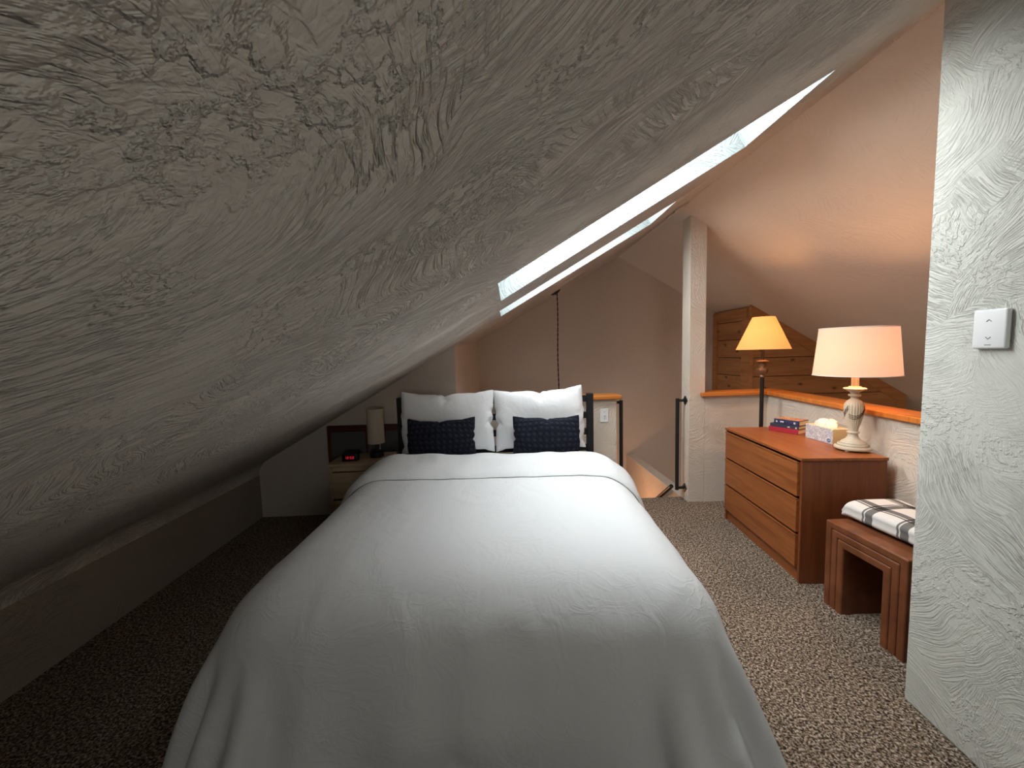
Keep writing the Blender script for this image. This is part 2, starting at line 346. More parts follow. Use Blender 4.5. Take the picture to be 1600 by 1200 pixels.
DUVET = [
[-1904,5854,334,-1904,5850,413,-1901,5846,492,-1885,5842,569,-1866,5839,647,-1847,5836,725,-1828,5834,802,-1809,5833,881,-1786,5832,959,-1750,5833,1034,-1701,5835,1104,-1650,5838,1173,-1599,5843,1244,-1536,5860,1320,-1457,5860,1320,-1378,5860,1320,-1300,5860,1320,-1221,5860,1320,-1142,5860,1320,-1063,5860,1320,-985,5860,1320,-906,5860,1320,-827,5860,1320,-748,5860,1320,-670,5860,1320,-591,5860,1320,-512,5860,1320,-433,5860,1320,-354,5860,1320,-276,5860,1320,-197,5860,1320,-118,5860,1320,-39,5860,1320,39,5860,1320,118,5860,1320,197,5860,1320,276,5860,1320,354,5860,1320,433,5860,1320,512,5860,1320,591,5860,1320,670,5860,1320,748,5860,1320,827,5860,1320,906,5860,1320,985,5860,1320,1063,5860,1320,1142,5860,1320,1221,5860,1320,1300,5860,1320,1378,5860,1320,1457,5860,1320,1534,5847,1282,1595,5838,1218,1653,5833,1155,1710,5829,1093,1756,5827,1023,1790,5827,948,1812,5828,870,1831,5829,792,1850,5831,714,1869,5833,636,1887,5836,559,1902,5840,481,1904,5843,402,1904,5847,323],
[-1904,5775,329,-1903,5770,408,-1900,5766,487,-1885,5762,565,-1866,5759,643,-1847,5756,721,-1828,5754,799,-1808,5753,877,-1786,5752,956,-1751,5753,1030,-1704,5755,1099,-1652,5759,1163,-1599,5765,1226,-1538,5773,1279,-1461,5776,1299,-1382,5776,1309,-1303,5775,1315,-1224,5775,1316,-1145,5775,1316,-1066,5775,1316,-987,5775,1316,-908,5775,1316,-829,5775,1316,-750,5775,1316,-671,5775,1316,-592,5775,1316,-513,5775,1316,-434,5775,1316,-355,5775,1316,-276,5775,1316,-197,5775,1316,-118,5775,1316,-39,5775,1316,40,5775,1316,119,5775,1316,198,5775,1316,277,5775,1316,356,5775,1316,435,5775,1316,514,5775,1316,593,5775,1316,672,5775,1316,751,5775,1316,830,5775,1316,909,5775,1316,988,5775,1316,1067,5775,1316,1146,5775,1316,1225,5775,1316,1305,5775,1315,1384,5775,1308,1463,5774,1294,1534,5767,1260,1597,5759,1207,1656,5753,1150,1711,5750,1089,1756,5748,1020,1789,5747,945,1811,5748,867,1830,5749,788,1849,5751,710,1868,5754,633,1887,5757,555,1901,5760,477,1903,5764,398,1902,5768,319],
[-1900,5695,324,-1900,5690,403,-1898,5686,482,-1883,5682,560,-1865,5679,638,-1846,5677,715,-1827,5675,793,-1807,5673,871,-1786,5673,949,-1752,5673,1023,-1708,5675,1091,-1655,5678,1152,-1599,5684,1209,-1535,5689,1257,-1462,5692,1285,-1385,5692,1304,-1306,5691,1313,-1227,5691,1314,-1148,5691,1314,-1068,5691,1314,-989,5691,1314,-910,5691,1314,-831,5691,1314,-752,5691,1314,-672,5691,1314,-593,5691,1314,-514,5691,1314,-435,5691,1314,-356,5691,1314,-277,5691,1314,-197,5691,1314,-118,5691,1314,-39,5691,1314,40,5691,1314,119,5691,1314,198,5691,1314,278,5691,1314,357,5691,1314,436,5691,1314,515,5691,1314,594,5691,1314,673,5691,1314,753,5691,1314,832,5691,1314,912,5691,1314,991,5691,1314,1070,5691,1314,1150,5691,1314,1229,5691,1314,1309,5691,1313,1388,5691,1303,1464,5689,1281,1535,5684,1246,1600,5678,1198,1660,5673,1144,1713,5670,1083,1757,5668,1015,1789,5667,940,1810,5668,862,1829,5670,784,1848,5672,706,1867,5674,629,1885,5677,551,1899,5680,473,1901,5684,394,1902,5688,315],
[-1898,5615,319,-1898,5610,398,-1897,5606,477,-1882,5603,555,-1863,5599,632,-1845,5597,709,-1826,5595,787,-1807,5593,865,-1786,5592,942,-1754,5593,1016,-1711,5594,1084,-1658,5597,1144,-1599,5601,1198,-1534,5605,1244,-1463,5607,1279,-1388,5607,1302,-1309,5607,1313,-1229,5607,1314,-1150,5607,1314,-1071,5607,1314,-991,5607,1314,-912,5607,1314,-832,5606,1314,-753,5606,1314,-674,5606,1314,-594,5606,1314,-515,5606,1314,-436,5606,1314,-356,5606,1314,-277,5606,1314,-198,5607,1314,-118,5607,1314,-39,5607,1314,40,5607,1314,120,5607,1314,199,5606,1314,278,5606,1314,358,5606,1314,437,5606,1314,517,5606,1314,596,5606,1314,675,5606,1314,755,5606,1314,834,5606,1314,914,5606,1314,994,5606,1314,1073,5607,1314,1153,5607,1314,1232,5607,1314,1312,5606,1313,1391,5606,1302,1467,5605,1277,1537,5601,1239,1603,5596,1193,1663,5592,1139,1715,5589,1078,1757,5588,1009,1788,5587,935,1808,5588,857,1827,5590,779,1846,5592,701,1865,5594,624,1884,5597,547,1897,5600,468,1898,5604,389,1898,5608,310],
[-1896,5535,313,-1896,5531,392,-1895,5526,471,-1881,5523,549,-1862,5520,626,-1844,5517,704,-1825,5515,781,-1806,5513,859,-1785,5512,936,-1754,5512,1010,-1712,5513,1079,-1660,5516,1140,-1601,5519,1193,-1536,5522,1238,-1466,5524,1276,-1390,5524,1301,-1312,5524,1313,-1232,5524,1314,-1152,5524,1314,-1073,5523,1314,-993,5523,1314,-914,5523,1314,-834,5523,1314,-754,5523,1314,-675,5523,1314,-595,5523,1314,-516,5523,1314,-437,5523,1314,-357,5523,1314,-277,5523,1314,-198,5523,1314,-118,5523,1314,-39,5523,1314,41,5523,1314,120,5523,1314,200,5523,1314,279,5523,1314,359,5523,1314,438,5523,1314,518,5523,1314,597,5523,1314,677,5523,1314,757,5523,1314,836,5523,1314,916,5523,1314,996,5523,1314,1076,5523,1314,1155,5523,1314,1235,5523,1314,1315,5523,1313,1394,5523,1300,1470,5521,1275,1540,5518,1236,1605,5514,1189,1664,5511,1135,1716,5508,1073,1757,5507,1004,1787,5507,930,1807,5508,852,1826,5510,774,1845,5512,697,1864,5514,619,1883,5517,542,1895,5520,464,1896,5524,385,1896,5528,306],
[-1894,5455,308,-1894,5451,387,-1892,5446,465,-1880,5443,544,-1861,5440,621,-1842,5437,698,-1823,5435,775,-1805,5433,853,-1784,5432,931,-1755,5432,1005,-1713,5432,1074,-1662,5434,1135,-1603,5437,1189,-1538,5439,1235,-1468,5441,1274,-1393,5441,1300,-1314,5441,1313,-1234,5441,1314,-1154,5440,1314,-1075,5440,1314,-995,5440,1314,-915,5440,1314,-836,5440,1314,-756,5440,1314,-676,5440,1314,-596,5440,1314,-517,5440,1314,-437,5440,1314,-358,5440,1314,-278,5440,1314,-198,5440,1314,-118,5440,1314,-39,5440,1314,41,5440,1314,120,5440,1314,200,5440,1314,280,5440,1314,360,5440,1314,439,5440,1314,519,5440,1314,599,5440,1314,678,5440,1314,758,5440,1314,838,5440,1314,918,5440,1314,998,5440,1314,1078,5440,1314,1158,5440,1314,1238,5440,1314,1318,5440,1312,1397,5439,1299,1472,5438,1273,1542,5435,1233,1607,5432,1186,1666,5429,1131,1716,5428,1069,1757,5427,1000,1786,5427,925,1806,5428,847,1825,5430,769,1844,5432,692,1863,5434,614,1882,5437,537,1893,5440,459,1893,5444,380,1893,5449,301],
[-1891,5375,302,-1891,5371,381,-1890,5366,460,-1879,5363,538,-1860,5360,616,-1841,5357,693,-1822,5355,770,-1803,5353,848,-1784,5351,925,-1755,5351,1000,-1714,5351,1069,-1663,5353,1131,-1605,5355,1186,-1540,5356,1233,-1471,5357,1272,-1395,5358,1299,-1316,5358,1312,-1236,5357,1314,-1157,5357,1314,-1077,5357,1314,-997,5357,1314,-917,5357,1314,-837,5357,1314,-757,5357,1314,-677,5357,1314,-597,5357,1314,-518,5357,1314,-438,5357,1314,-358,5357,1314,-278,5357,1314,-198,5357,1314,-119,5357,1314,-39,5357,1314,41,5357,1314,121,5357,1314,200,5357,1314,280,5357,1314,360,5357,1314,440,5357,1314,520,5357,1314,600,5356,1314,680,5356,1314,760,5356,1314,840,5357,1314,920,5357,1314,1000,5357,1314,1080,5357,1314,1160,5357,1314,1240,5357,1314,1320,5357,1312,1399,5356,1298,1474,5355,1271,1544,5353,1230,1608,5350,1183,1666,5348,1128,1717,5347,1065,1757,5346,995,1785,5347,920,1805,5348,842,1824,5350,765,1842,5352,687,1861,5354,610,1880,5357,533,1890,5360,454,1891,5364,375,1891,5369,296],
[-1889,5295,297,-1889,5291,376,-1888,5286,455,-1878,5283,533,-1859,5279,610,-1840,5277,688,-1821,5274,765,-1802,5272,843,-1783,5271,920,-1754,5270,995,-1715,5270,1065,-1664,5271,1128,-1606,5272,1183,-1542,5273,1230,-1473,5274,1270,-1398,5274,1298,-1319,5274,1312,-1238,5274,1314,-1158,5273,1314,-1078,5273,1314,-999,5273,1314,-919,5273,1314,-838,5273,1314,-758,5273,1314,-678,5273,1314,-598,5273,1314,-519,5273,1314,-439,5273,1314,-359,5273,1314,-279,5273,1314,-199,5273,1314,-119,5273,1314,-39,5273,1314,41,5273,1314,121,5273,1314,201,5273,1314,281,5273,1314,361,5273,1314,441,5273,1314,521,5273,1314,601,5273,1314,681,5273,1314,761,5273,1314,841,5273,1314,921,5273,1314,1001,5273,1314,1082,5273,1314,1162,5273,1314,1242,5273,1314,1322,5273,1312,1401,5272,1297,1476,5271,1269,1545,5270,1228,1610,5268,1180,1667,5266,1124,1717,5266,1061,1756,5265,991,1784,5266,915,1803,5267,838,1822,5269,760,1841,5272,683,1860,5274,605,1879,5277,528,1888,5281,449,1888,5284,370,1888,5289,292],
[-1886,5215,292,-1886,5210,371,-1886,5206,450,-1877,5202,528,-1858,5199,606,-1839,5196,683,-1820,5194,760,-1801,5192,838,-1782,5190,915,-1754,5189,991,-1715,5188,1061,-1665,5189,1124,-1608,5189,1180,-1544,5190,1228,-1475,5190,1268,-1400,5190,1297,-1321,5190,1312,-1240,5190,1314,-1160,5190,1314,-1080,5189,1314,-1000,5189,1314,-920,5189,1314,-840,5189,1314,-760,5189,1314,-679,5189,1314,-599,5189,1314,-519,5189,1314,-439,5189,1314,-359,5189,1314,-279,5189,1314,-199,5189,1314,-119,5189,1314,-39,5189,1314,41,5189,1314,121,5189,1314,201,5189,1314,281,5189,1314,362,5189,1314,442,5189,1314,522,5189,1314,602,5189,1314,682,5188,1314,762,5188,1314,842,5189,1314,923,5189,1314,1003,5189,1314,1083,5189,1314,1163,5189,1314,1243,5189,1314,1324,5189,1311,1403,5189,1296,1478,5188,1267,1547,5187,1225,1611,5186,1177,1668,5185,1121,1717,5184,1057,1756,5184,987,1783,5185,911,1802,5187,833,1821,5189,756,1840,5191,678,1859,5194,601,1877,5197,524,1885,5201,445,1886,5204,366,1886,5208,287],
[-1884,5135,287,-1884,5130,366,-1883,5126,445,-1875,5122,524,-1856,5119,601,-1837,5116,678,-1819,5113,756,-1800,5111,833,-1780,5109,911,-1754,5107,986,-1715,5107,1057,-1666,5106,1120,-1609,5107,1177,-1545,5107,1225,-1476,5107,1266,-1401,5107,1296,-1322,5106,1311,-1242,5106,1314,-1162,5106,1314,-1082,5105,1314,-1002,5105,1314,-921,5105,1314,-841,5105,1314,-761,5105,1314,-680,5104,1314,-600,5104,1314,-520,5105,1314,-440,5105,1314,-360,5105,1314,-280,5105,1314,-199,5105,1314,-119,5105,1314,-39,5105,1314,41,5105,1314,121,5105,1314,202,5105,1314,282,5105,1314,362,5105,1314,443,5105,1314,523,5105,1314,603,5104,1314,683,5104,1314,763,5104,1314,844,5104,1314,924,5105,1314,1004,5105,1314,1085,5105,1314,1165,5105,1314,1245,5105,1314,1326,5105,1311,1404,5105,1295,1479,5105,1265,1548,5104,1223,1612,5103,1174,1668,5103,1118,1717,5103,1054,1755,5103,983,1781,5105,907,1800,5106,829,1819,5109,751,1838,5111,674,1857,5114,597,1876,5117,519,1883,5120,441,1883,5124,362,1883,5128,283],
[-1881,5054,283,-1881,5050,362,-1881,5046,441,-1874,5042,519,-1855,5039,597,-1836,5036,674,-1817,5033,751,-1798,5030,829,-1779,5028,907,-1753,5026,982,-1715,5025,1053,-1667,5025,1117,-1610,5024,1174,-1546,5024,1223,-1478,5024,1265,-1403,5024,1295,-1324,5023,1311,-1244,5023,1314,-1163,5022,1314,-1083,5022,1314,-1003,5022,1314,-923,5021,1314,-842,5021,1314,-762,5021,1314,-681,5021,1314,-601,5021,1314,-521,5021,1314,-441,5021,1314,-360,5021,1314,-280,5021,1314,-199,5021,1314,-119,5021,1314,-39,5021,1314,41,5021,1314,121,5021,1314,202,5021,1314,282,5021,1314,363,5021,1314,443,5021,1314,523,5021,1314,603,5021,1314,684,5021,1314,764,5021,1314,845,5021,1314,925,5021,1314,1006,5021,1314,1086,5021,1314,1166,5022,1314,1246,5022,1314,1327,5022,1310,1406,5022,1294,1480,5022,1263,1549,5021,1221,1612,5021,1172,1669,5021,1114,1717,5021,1050,1754,5022,979,1780,5024,903,1799,5026,825,1818,5028,747,1837,5031,670,1856,5034,593,1874,5037,515,1881,5040,436,1881,5044,357,1881,5048,279],
[-1879,4974,279,-1879,4970,357,-1879,4966,436,-1872,4962,515,-1854,4959,592,-1835,4955,670,-1816,4952,747,-1797,4950,825,-1778,4947,902,-1752,4945,978,-1715,4944,1050,-1667,4943,1114,-1610,4942,1171,-1547,4942,1220,-1479,4941,1263,-1404,4941,1293,-1326,4940,1310,-1245,4940,1314,-1165,4939,1314,-1084,4939,1314,-1004,4938,1314,-924,4938,1314,-843,4938,1314,-762,4938,1314,-682,4938,1314,-602,4938,1314,-521,4938,1314,-441,4938,1314,-361,4938,1314,-280,4938,1314,-200,4938,1314,-119,4938,1314,-39,4938,1314,41,4938,1314,122,4938,1314,202,4938,1314,283,4938,1314,363,4938,1314,444,4938,1314,524,4938,1314,604,4938,1314,684,4938,1314,765,4938,1314,846,4938,1314,926,4938,1314,1007,4938,1314,1087,4938,1314,1167,4939,1314,1248,4939,1314,1328,4939,1310,1407,4939,1293,1481,4939,1261,1550,4939,1219,1613,4939,1169,1669,4940,1112,1717,4940,1047,1753,4941,975,1778,4943,899,1797,4945,821,1816,4948,743,1835,4951,666,1854,4954,589,1873,4957,511,1879,4960,432,1879,4964,353,1879,4968,275],
[-1877,4894,274,-1876,4890,353,-1876,4886,432,-1870,4882,511,-1852,4878,588,-1833,4875,666,-1814,4872,743,-1795,4869,821,-1776,4866,898,-1751,4864,975,-1715,4862,1046,-1667,4861,1111,-1611,4860,1168,-1548,4859,1218,-1480,4859,1261,-1406,4858,1292,-1327,4857,1310,-1246,4857,1314,-1166,4856,1314,-1086,4856,1314,-1005,4855,1314,-925,4855,1314,-844,4855,1314,-763,4855,1314,-683,4855,1314,-602,4855,1314,-522,4855,1314,-442,4855,1314,-361,4855,1314,-281,4855,1314,-200,4855,1314,-119,4855,1314,-39,4855,1314,41,4855,1314,122,4855,1314,202,4855,1314,283,4855,1314,364,4855,1314,444,4855,1314,524,4855,1314,605,4855,1314,685,4855,1314,766,4855,1314,846,4855,1314,927,4855,1314,1008,4855,1314,1088,4855,1314,1168,4856,1314,1249,4856,1314,1330,4856,1310,1408,4857,1292,1482,4857,1260,1550,4857,1217,1613,4857,1166,1669,4858,1109,1716,4859,1044,1752,4860,972,1777,4863,895,1796,4865,817,1815,4868,740,1834,4871,662,1853,4874,585,1871,4877,508,1876,4880,429,1876,4884,350,1876,4888,271],
[-1874,4814,270,-1874,4810,349,-1874,4806,428,-1869,4802,507,-1851,4798,584,-1832,4795,662,-1813,4791,739,-1794,4788,817,-1775,4785,894,-1750,4783,971,-1714,4781,1043,-1667,4779,1108,-1612,4778,1166,-1549,4777,1216,-1481,4776,1259,-1407,4775,1291,-1328,4774,1310,-1248,4773,1314,-1167,4773,1314,-1087,4772,1314,-1006,4772,1314,-926,4771,1314,-845,4771,1314,-764,4771,1314,-683,4771,1314,-603,4771,1314,-523,4771,1314,-442,4771,1314,-362,4772,1314,-281,4772,1314,-200,4772,1314,-120,4772,1314,-39,4772,1314,41,4772,1314,122,4772,1314,202,4772,1314,283,4772,1314,364,4772,1314,445,4771,1314,525,4771,1314,605,4771,1314,686,4771,1314,767,4771,1314,847,4771,1314,928,4771,1314,1009,4771,1314,1089,4772,1314,1170,4772,1314,1250,4772,1314,1331,4773,1309,1409,4773,1290,1483,4774,1258,1551,4774,1215,1614,4775,1164,1669,4776,1106,1716,4777,1040,1751,4779,968,1775,4782,892,1794,4784,814,1813,4787,736,1832,4790,659,1851,4793,581,1869,4797,504,1874,4800,425,1874,4804,346,1874,4808,267],
[-1872,4733,266,-1872,4729,345,-1872,4725,424,-1867,4721,503,-1849,4718,581,-1830,4714,658,-1811,4711,735,-1792,4707,813,-1773,4704,891,-1749,4701,967,-1714,4699,1039,-1667,4697,1105,-1612,4695,1163,-1550,4694,1214,-1482,4693,1257,-1408,4691,1290,-1329,4690,1309,-1249,4690,1314,-1168,4689,1314,-1088,4688,1314,-1007,4688,1314,-927,4687,1314,-846,4687,1314,-765,4687,1314,-684,4687,1314,-604,4687,1314,-523,4687,1314,-443,4688,1314,-362,4688,1314,-281,4688,1314,-200,4688,1314,-120,4688,1314,-39,4688,1314,41,4688,1314,122,4688,1314,203,4688,1314,283,4688,1314,364,4688,1314,445,4687,1314,525,4687,1314,606,4687,1314,686,4687,1314,767,4687,1314,848,4687,1314,929,4687,1314,1010,4687,1314,1090,4688,1314,1171,4688,1314,1251,4689,1314,1332,4689,1309,1410,4690,1289,1484,4691,1256,1552,4692,1213,1614,4693,1162,1669,4694,1103,1715,4696,1037,1750,4698,965,1774,4701,888,1793,4704,810,1812,4707,732,1831,4710,655,1850,4713,578,1867,4716,500,1872,4720,421,1872,4724,342,1872,4728,263],
[-1869,4653,262,-1869,4649,341,-1869,4645,420,-1865,4641,499,-1848,4637,577,-1829,4634,654,-1810,4630,732,-1791,4627,809,-1772,4623,887,-1748,4620,964,-1713,4617,1036,-1667,4615,1102,-1612,4613,1161,-1550,4611,1212,-1483,4609,1256,-1409,4608,1289,-1331,4607,1309,-1250,4606,1314,-1169,4605,1314,-1089,4604,1314,-1008,4604,1314,-928,4603,1314,-847,4603,1314,-766,4603,1314,-685,4603,1314,-604,4603,1314,-524,4603,1314,-443,4604,1314,-363,4604,1314,-282,4604,1314,-201,4604,1314,-120,4604,1314,-39,4604,1314,41,4604,1314,122,4604,1314,203,4604,1314,284,4604,1314,365,4604,1314,445,4604,1314,526,4603,1314,606,4603,1314,687,4603,1314,768,4603,1314,849,4603,1314,930,4603,1314,1010,4603,1314,1091,4604,1314,1172,4604,1314,1252,4605,1314,1333,4606,1308,1411,4606,1288,1485,4608,1255,1552,4609,1211,1614,4610,1159,1669,4612,1100,1715,4614,1034,1749,4617,961,1772,4620,884,1791,4623,806,1810,4626,729,1829,4630,652,1848,4633,574,1865,4636,497,1869,4640,417,1869,4644,338,1869,4648,260],
[-1867,4573,259,-1867,4569,337,-1867,4565,417,-1863,4561,496,-1846,4557,573,-1827,4553,651,-1808,4550,728,-1789,4546,805,-1770,4542,883,-1747,4539,960,-1713,4535,1033,-1667,4533,1099,-1613,4530,1158,-1551,4528,1210,-1483,4526,1254,-1410,4525,1288,-1332,4523,1308,-1251,4522,1314,-1170,4521,1314,-1090,4521,1314,-1009,4520,1314,-929,4520,1314,-848,4520,1314,-767,4520,1314,-686,4520,1314,-605,4520,1314,-524,4520,1314,-444,4520,1314,-363,4520,1314,-282,4521,1314,-201,4521,1314,-120,4521,1314,-39,4521,1314,41,4521,1314,122,4521,1314,203,4521,1314,284,4521,1314,365,4520,1314,446,4520,1314,526,4520,1314,607,4520,1314,688,4520,1314,769,4519,1314,850,4519,1314,931,4520,1314,1011,4520,1314,1092,4520,1314,1172,4521,1314,1253,4521,1314,1334,4522,1308,1412,4523,1287,1485,4525,1253,1553,4526,1209,1614,4528,1157,1668,4530,1097,1714,4533,1031,1748,4535,958,1771,4539,881,1790,4542,803,1809,4546,725,1828,4549,648,1846,4553,571,1863,4556,493,1867,4560,414,1867,4564,335,1867,4568,256],
[-1864,4493,255,-1864,4489,334,-1864,4485,413,-1861,4481,492,-1844,4477,570,-1826,4473,647,-1807,4469,724,-1788,4465,802,-1768,4461,880,-1746,4457,957,-1712,4454,1030,-1667,4451,1096,-1613,4448,1156,-1551,4446,1208,-1484,4444,1252,-1411,4442,1287,-1333,4441,1308,-1252,4439,1314,-1171,4438,1314,-1091,4438,1314,-1010,4437,1314,-929,4437,1314,-848,4437,1314,-767,4437,1314,-686,4437,1314,-606,4437,1314,-525,4437,1314,-444,4437,1314,-363,4437,1314,-282,4438,1314,-201,4438,1314,-120,4438,1314,-39,4438,1314,41,4438,1314,122,4438,1314,203,4438,1314,284,4438,1314,365,4437,1314,446,4437,1314,527,4437,1314,607,4437,1314,688,4436,1314,769,4436,1314,850,4436,1314,931,4436,1314,1012,4437,1314,1093,4437,1314,1173,4438,1314,1254,4438,1314,1335,4439,1307,1413,4441,1286,1486,4442,1251,1553,4444,1207,1614,4446,1154,1668,4449,1095,1713,4451,1028,1747,4454,955,1769,4458,877,1788,4462,800,1807,4465,722,1826,4469,645,1845,4473,567,1861,4476,489,1864,4480,410,1864,4484,331,1864,4488,252],
[-1862,4413,251,-1862,4409,330,-1862,4405,409,-1859,4401,488,-1843,4397,566,-1824,4393,643,-1805,4389,721,-1786,4384,798,-1767,4380,876,-1745,4376,953,-1712,4373,1027,-1667,4369,1093,-1613,4366,1153,-1552,4364,1206,-1485,4361,1250,-1412,4359,1286,-1334,4358,1307,-1253,4356,1314,-1173,4355,1314,-1092,4354,1314,-1011,4354,1314,-930,4354,1314,-849,4353,1314,-768,4353,1314,-687,4354,1314,-606,4354,1314,-526,4354,1314,-445,4354,1314,-364,4354,1314,-283,4355,1314,-201,4355,1314,-120,4355,1314,-40,4355,1314,41,4355,1314,122,4355,1314,203,4355,1314,284,4355,1314,365,4354,1314,447,4354,1314,527,4354,1314,608,4354,1314,689,4353,1314,770,4353,1314,851,4353,1314,932,4353,1314,1013,4353,1314,1094,4354,1314,1174,4355,1314,1255,4355,1314,1336,4357,1307,1414,4358,1285,1486,4360,1249,1553,4362,1204,1614,4364,1152,1668,4367,1092,1712,4370,1025,1745,4373,951,1767,4377,874,1786,4381,796,1805,4385,718,1824,4389,641,1843,4392,564,1859,4396,486,1862,4400,407,1862,4404,328,1862,4408,249],
[-1859,4333,247,-1859,4329,326,-1859,4325,405,-1857,4321,484,-1841,4316,562,-1822,4312,640,-1803,4308,717,-1784,4304,795,-1765,4299,872,-1744,4295,950,-1711,4291,1023,-1667,4287,1090,-1613,4284,1151,-1553,4281,1203,-1486,4278,1249,-1413,4276,1285,-1335,4274,1307,-1254,4273,1314,-1174,4272,1314,-1093,4271,1314,-1012,4270,1314,-931,4270,1314,-850,4270,1314,-769,4270,1314,-688,4270,1314,-607,4270,1314,-526,4271,1314,-445,4271,1314,-364,4271,1314,-283,4271,1314,-202,4272,1314,-120,4272,1314,-40,4272,1314,41,4272,1314,122,4272,1314,203,4272,1314,285,4271,1314,366,4271,1314,447,4271,1314,528,4271,1314,608,4270,1314,689,4270,1314,770,4270,1314,852,4270,1314,933,4270,1314,1014,4270,1314,1094,4270,1314,1175,4271,1314,1256,4272,1314,1337,4273,1306,1415,4275,1284,1487,4277,1248,1554,4279,1202,1614,4282,1149,1668,4285,1089,1712,4288,1022,1744,4292,948,1766,4296,871,1785,4300,793,1804,4305,715,1823,4309,638,1842,4312,560,1857,4316,482,1859,4320,403,1859,4324,324,1859,4328,245],
[-1857,4253,244,-1857,4249,322,-1857,4245,401,-1855,4240,481,-1840,4236,559,-1821,4232,636,-1802,4227,713,-1783,4223,791,-1764,4218,869,-1742,4213,946,-1710,4209,1020,-1666,4205,1088,-1613,4201,1148,-1553,4198,1201,-1486,4195,1247,-1414,4193,1283,-1336,4191,1306,-1255,4189,1314,-1175,4188,1314,-1094,4187,1314,-1013,4186,1314,-932,4186,1314,-851,4186,1314,-770,4186,1314,-688,4186,1314,-608,4186,1314,-527,4187,1314,-446,4187,1314,-365,4187,1314,-283,4188,1314,-202,4188,1314,-121,4188,1314,-40,4188,1314,41,4188,1314,122,4188,1314,203,4188,1314,285,4188,1314,366,4187,1314,447,4187,1314,528,4187,1314,609,4186,1314,690,4186,1314,771,4186,1314,852,4186,1314,934,4186,1314,1015,4186,1314,1095,4186,1314,1176,4187,1314,1257,4188,1314,1338,4190,1306,1415,4191,1283,1488,4194,1246,1554,4196,1200,1615,4200,1147,1667,4203,1086,1711,4207,1019,1743,4211,945,1764,4215,867,1783,4220,789,1802,4224,712,1821,4228,634,1840,4232,557,1855,4236,479,1856,4240,399,1857,4244,320,1857,4248,241],
[-1854,4173,240,-1854,4169,319,-1854,4165,398,-1853,4160,477,-1838,4156,555,-1819,4152,632,-1800,4147,710,-1781,4142,787,-1762,4137,865,-1741,4132,943,-1709,4127,1017,-1666,4123,1085,-1614,4119,1146,-1554,4115,1199,-1487,4112,1245,-1415,4109,1282,-1337,4107,1305,-1257,4105,1314,-1176,4104,1314,-1095,4103,1314,-1014,4102,1314,-933,4102,1314,-852,4102,1314,-771,4102,1314,-689,4102,1314,-608,4103,1314,-527,4103,1314,-446,4103,1314,-365,4104,1314,-284,4104,1314,-202,4104,1314,-121,4104,1314,-40,4105,1314,41,4105,1314,122,4104,1314,204,4104,1314,285,4104,1314,366,4104,1314,448,4103,1314,529,4103,1314,610,4102,1314,691,4102,1314,772,4102,1314,853,4102,1314,935,4102,1314,1016,4102,1314,1096,4102,1314,1177,4103,1314,1258,4104,1314,1339,4106,1305,1416,4108,1281,1488,4110,1244,1555,4114,1198,1615,4117,1144,1667,4121,1083,1710,4125,1015,1741,4130,941,1762,4134,864,1782,4139,786,1801,4144,708,1820,4148,631,1838,4152,553,1853,4156,475,1854,4160,396,1854,4164,317,1854,4168,238],
[-1852,4093,236,-1852,4089,315,-1852,4085,394,-1851,4080,473,-1837,4076,551,-1818,4071,629,-1799,4066,706,-1780,4061,784,-1761,4056,862,-1740,4051,939,-1709,4045,1013,-1666,4041,1082,-1614,4036,1143,-1554,4032,1197,-1488,4029,1243,-1416,4026,1281,-1339,4023,1305,-1258,4021,1314,-1177,4020,1314,-1096,4019,1314,-1015,4018,1314,-934,4018,1314,-853,4018,1314,-772,4018,1314,-690,4019,1314,-609,4019,1314,-528,4019,1314,-447,4020,1314,-366,4020,1314,-284,4021,1314,-203,4021,1314,-121,4021,1314,-40,4021,1314,41,4021,1314,122,4021,1314,204,4021,1314,285,4021,1314,367,4020,1314,448,4020,1314,529,4019,1314,610,4019,1314,691,4018,1314,773,4018,1314,854,4018,1314,935,4018,1314,1017,4018,1314,1097,4018,1314,1178,4019,1314,1259,4020,1314,1340,4022,1304,1417,4024,1280,1489,4027,1242,1555,4031,1196,1615,4035,1142,1667,4039,1080,1709,4043,1012,1740,4048,938,1761,4053,860,1780,4058,782,1799,4063,705,1818,4068,627,1837,4072,550,1851,4076,472,1852,4080,392,1851,4084,313,1851,4088,234],
[-1850,4013,232,-1849,4009,311,-1849,4005,390,-1849,4000,469,-1835,3996,547,-1816,3991,625,-1797,3986,702,-1778,3981,780,-1759,3975,858,-1738,3970,935,-1708,3964,1010,-1666,3959,1078,-1614,3954,1140,-1555,3950,1195,-1489,3946,1241,-1417,3943,1279,-1340,3940,1304,-1259,3938,1314,-1178,3936,1314,-1097,3935,1314,-1017,3935,1314,-935,3935,1314,-854,3935,1314,-772,3935,1314,-691,3936,1314,-610,3936,1314,-529,3936,1314,-448,3937,1314,-366,3937,1314,-285,3938,1314,-203,3938,1314,-121,3938,1314,-40,3938,1314,41,3938,1314,122,3938,1314,204,3938,1314,286,3938,1314,367,3937,1314,449,3937,1314,530,3936,1314,611,3936,1314,692,3935,1314,774,3935,1314,855,3935,1314,936,3934,1314,1018,3934,1314,1099,3935,1314,1179,3936,1314,1260,3937,1314,1341,3939,1304,1418,3942,1279,1489,3945,1240,1556,3948,1194,1615,3953,1139,1666,3957,1077,1709,3962,1009,1739,3967,934,1759,3973,857,1778,3978,779,1797,3983,701,1816,3988,624,1835,3992,546,1849,3996,468,1850,4001,388,1850,4004,309,1850,4008,230],
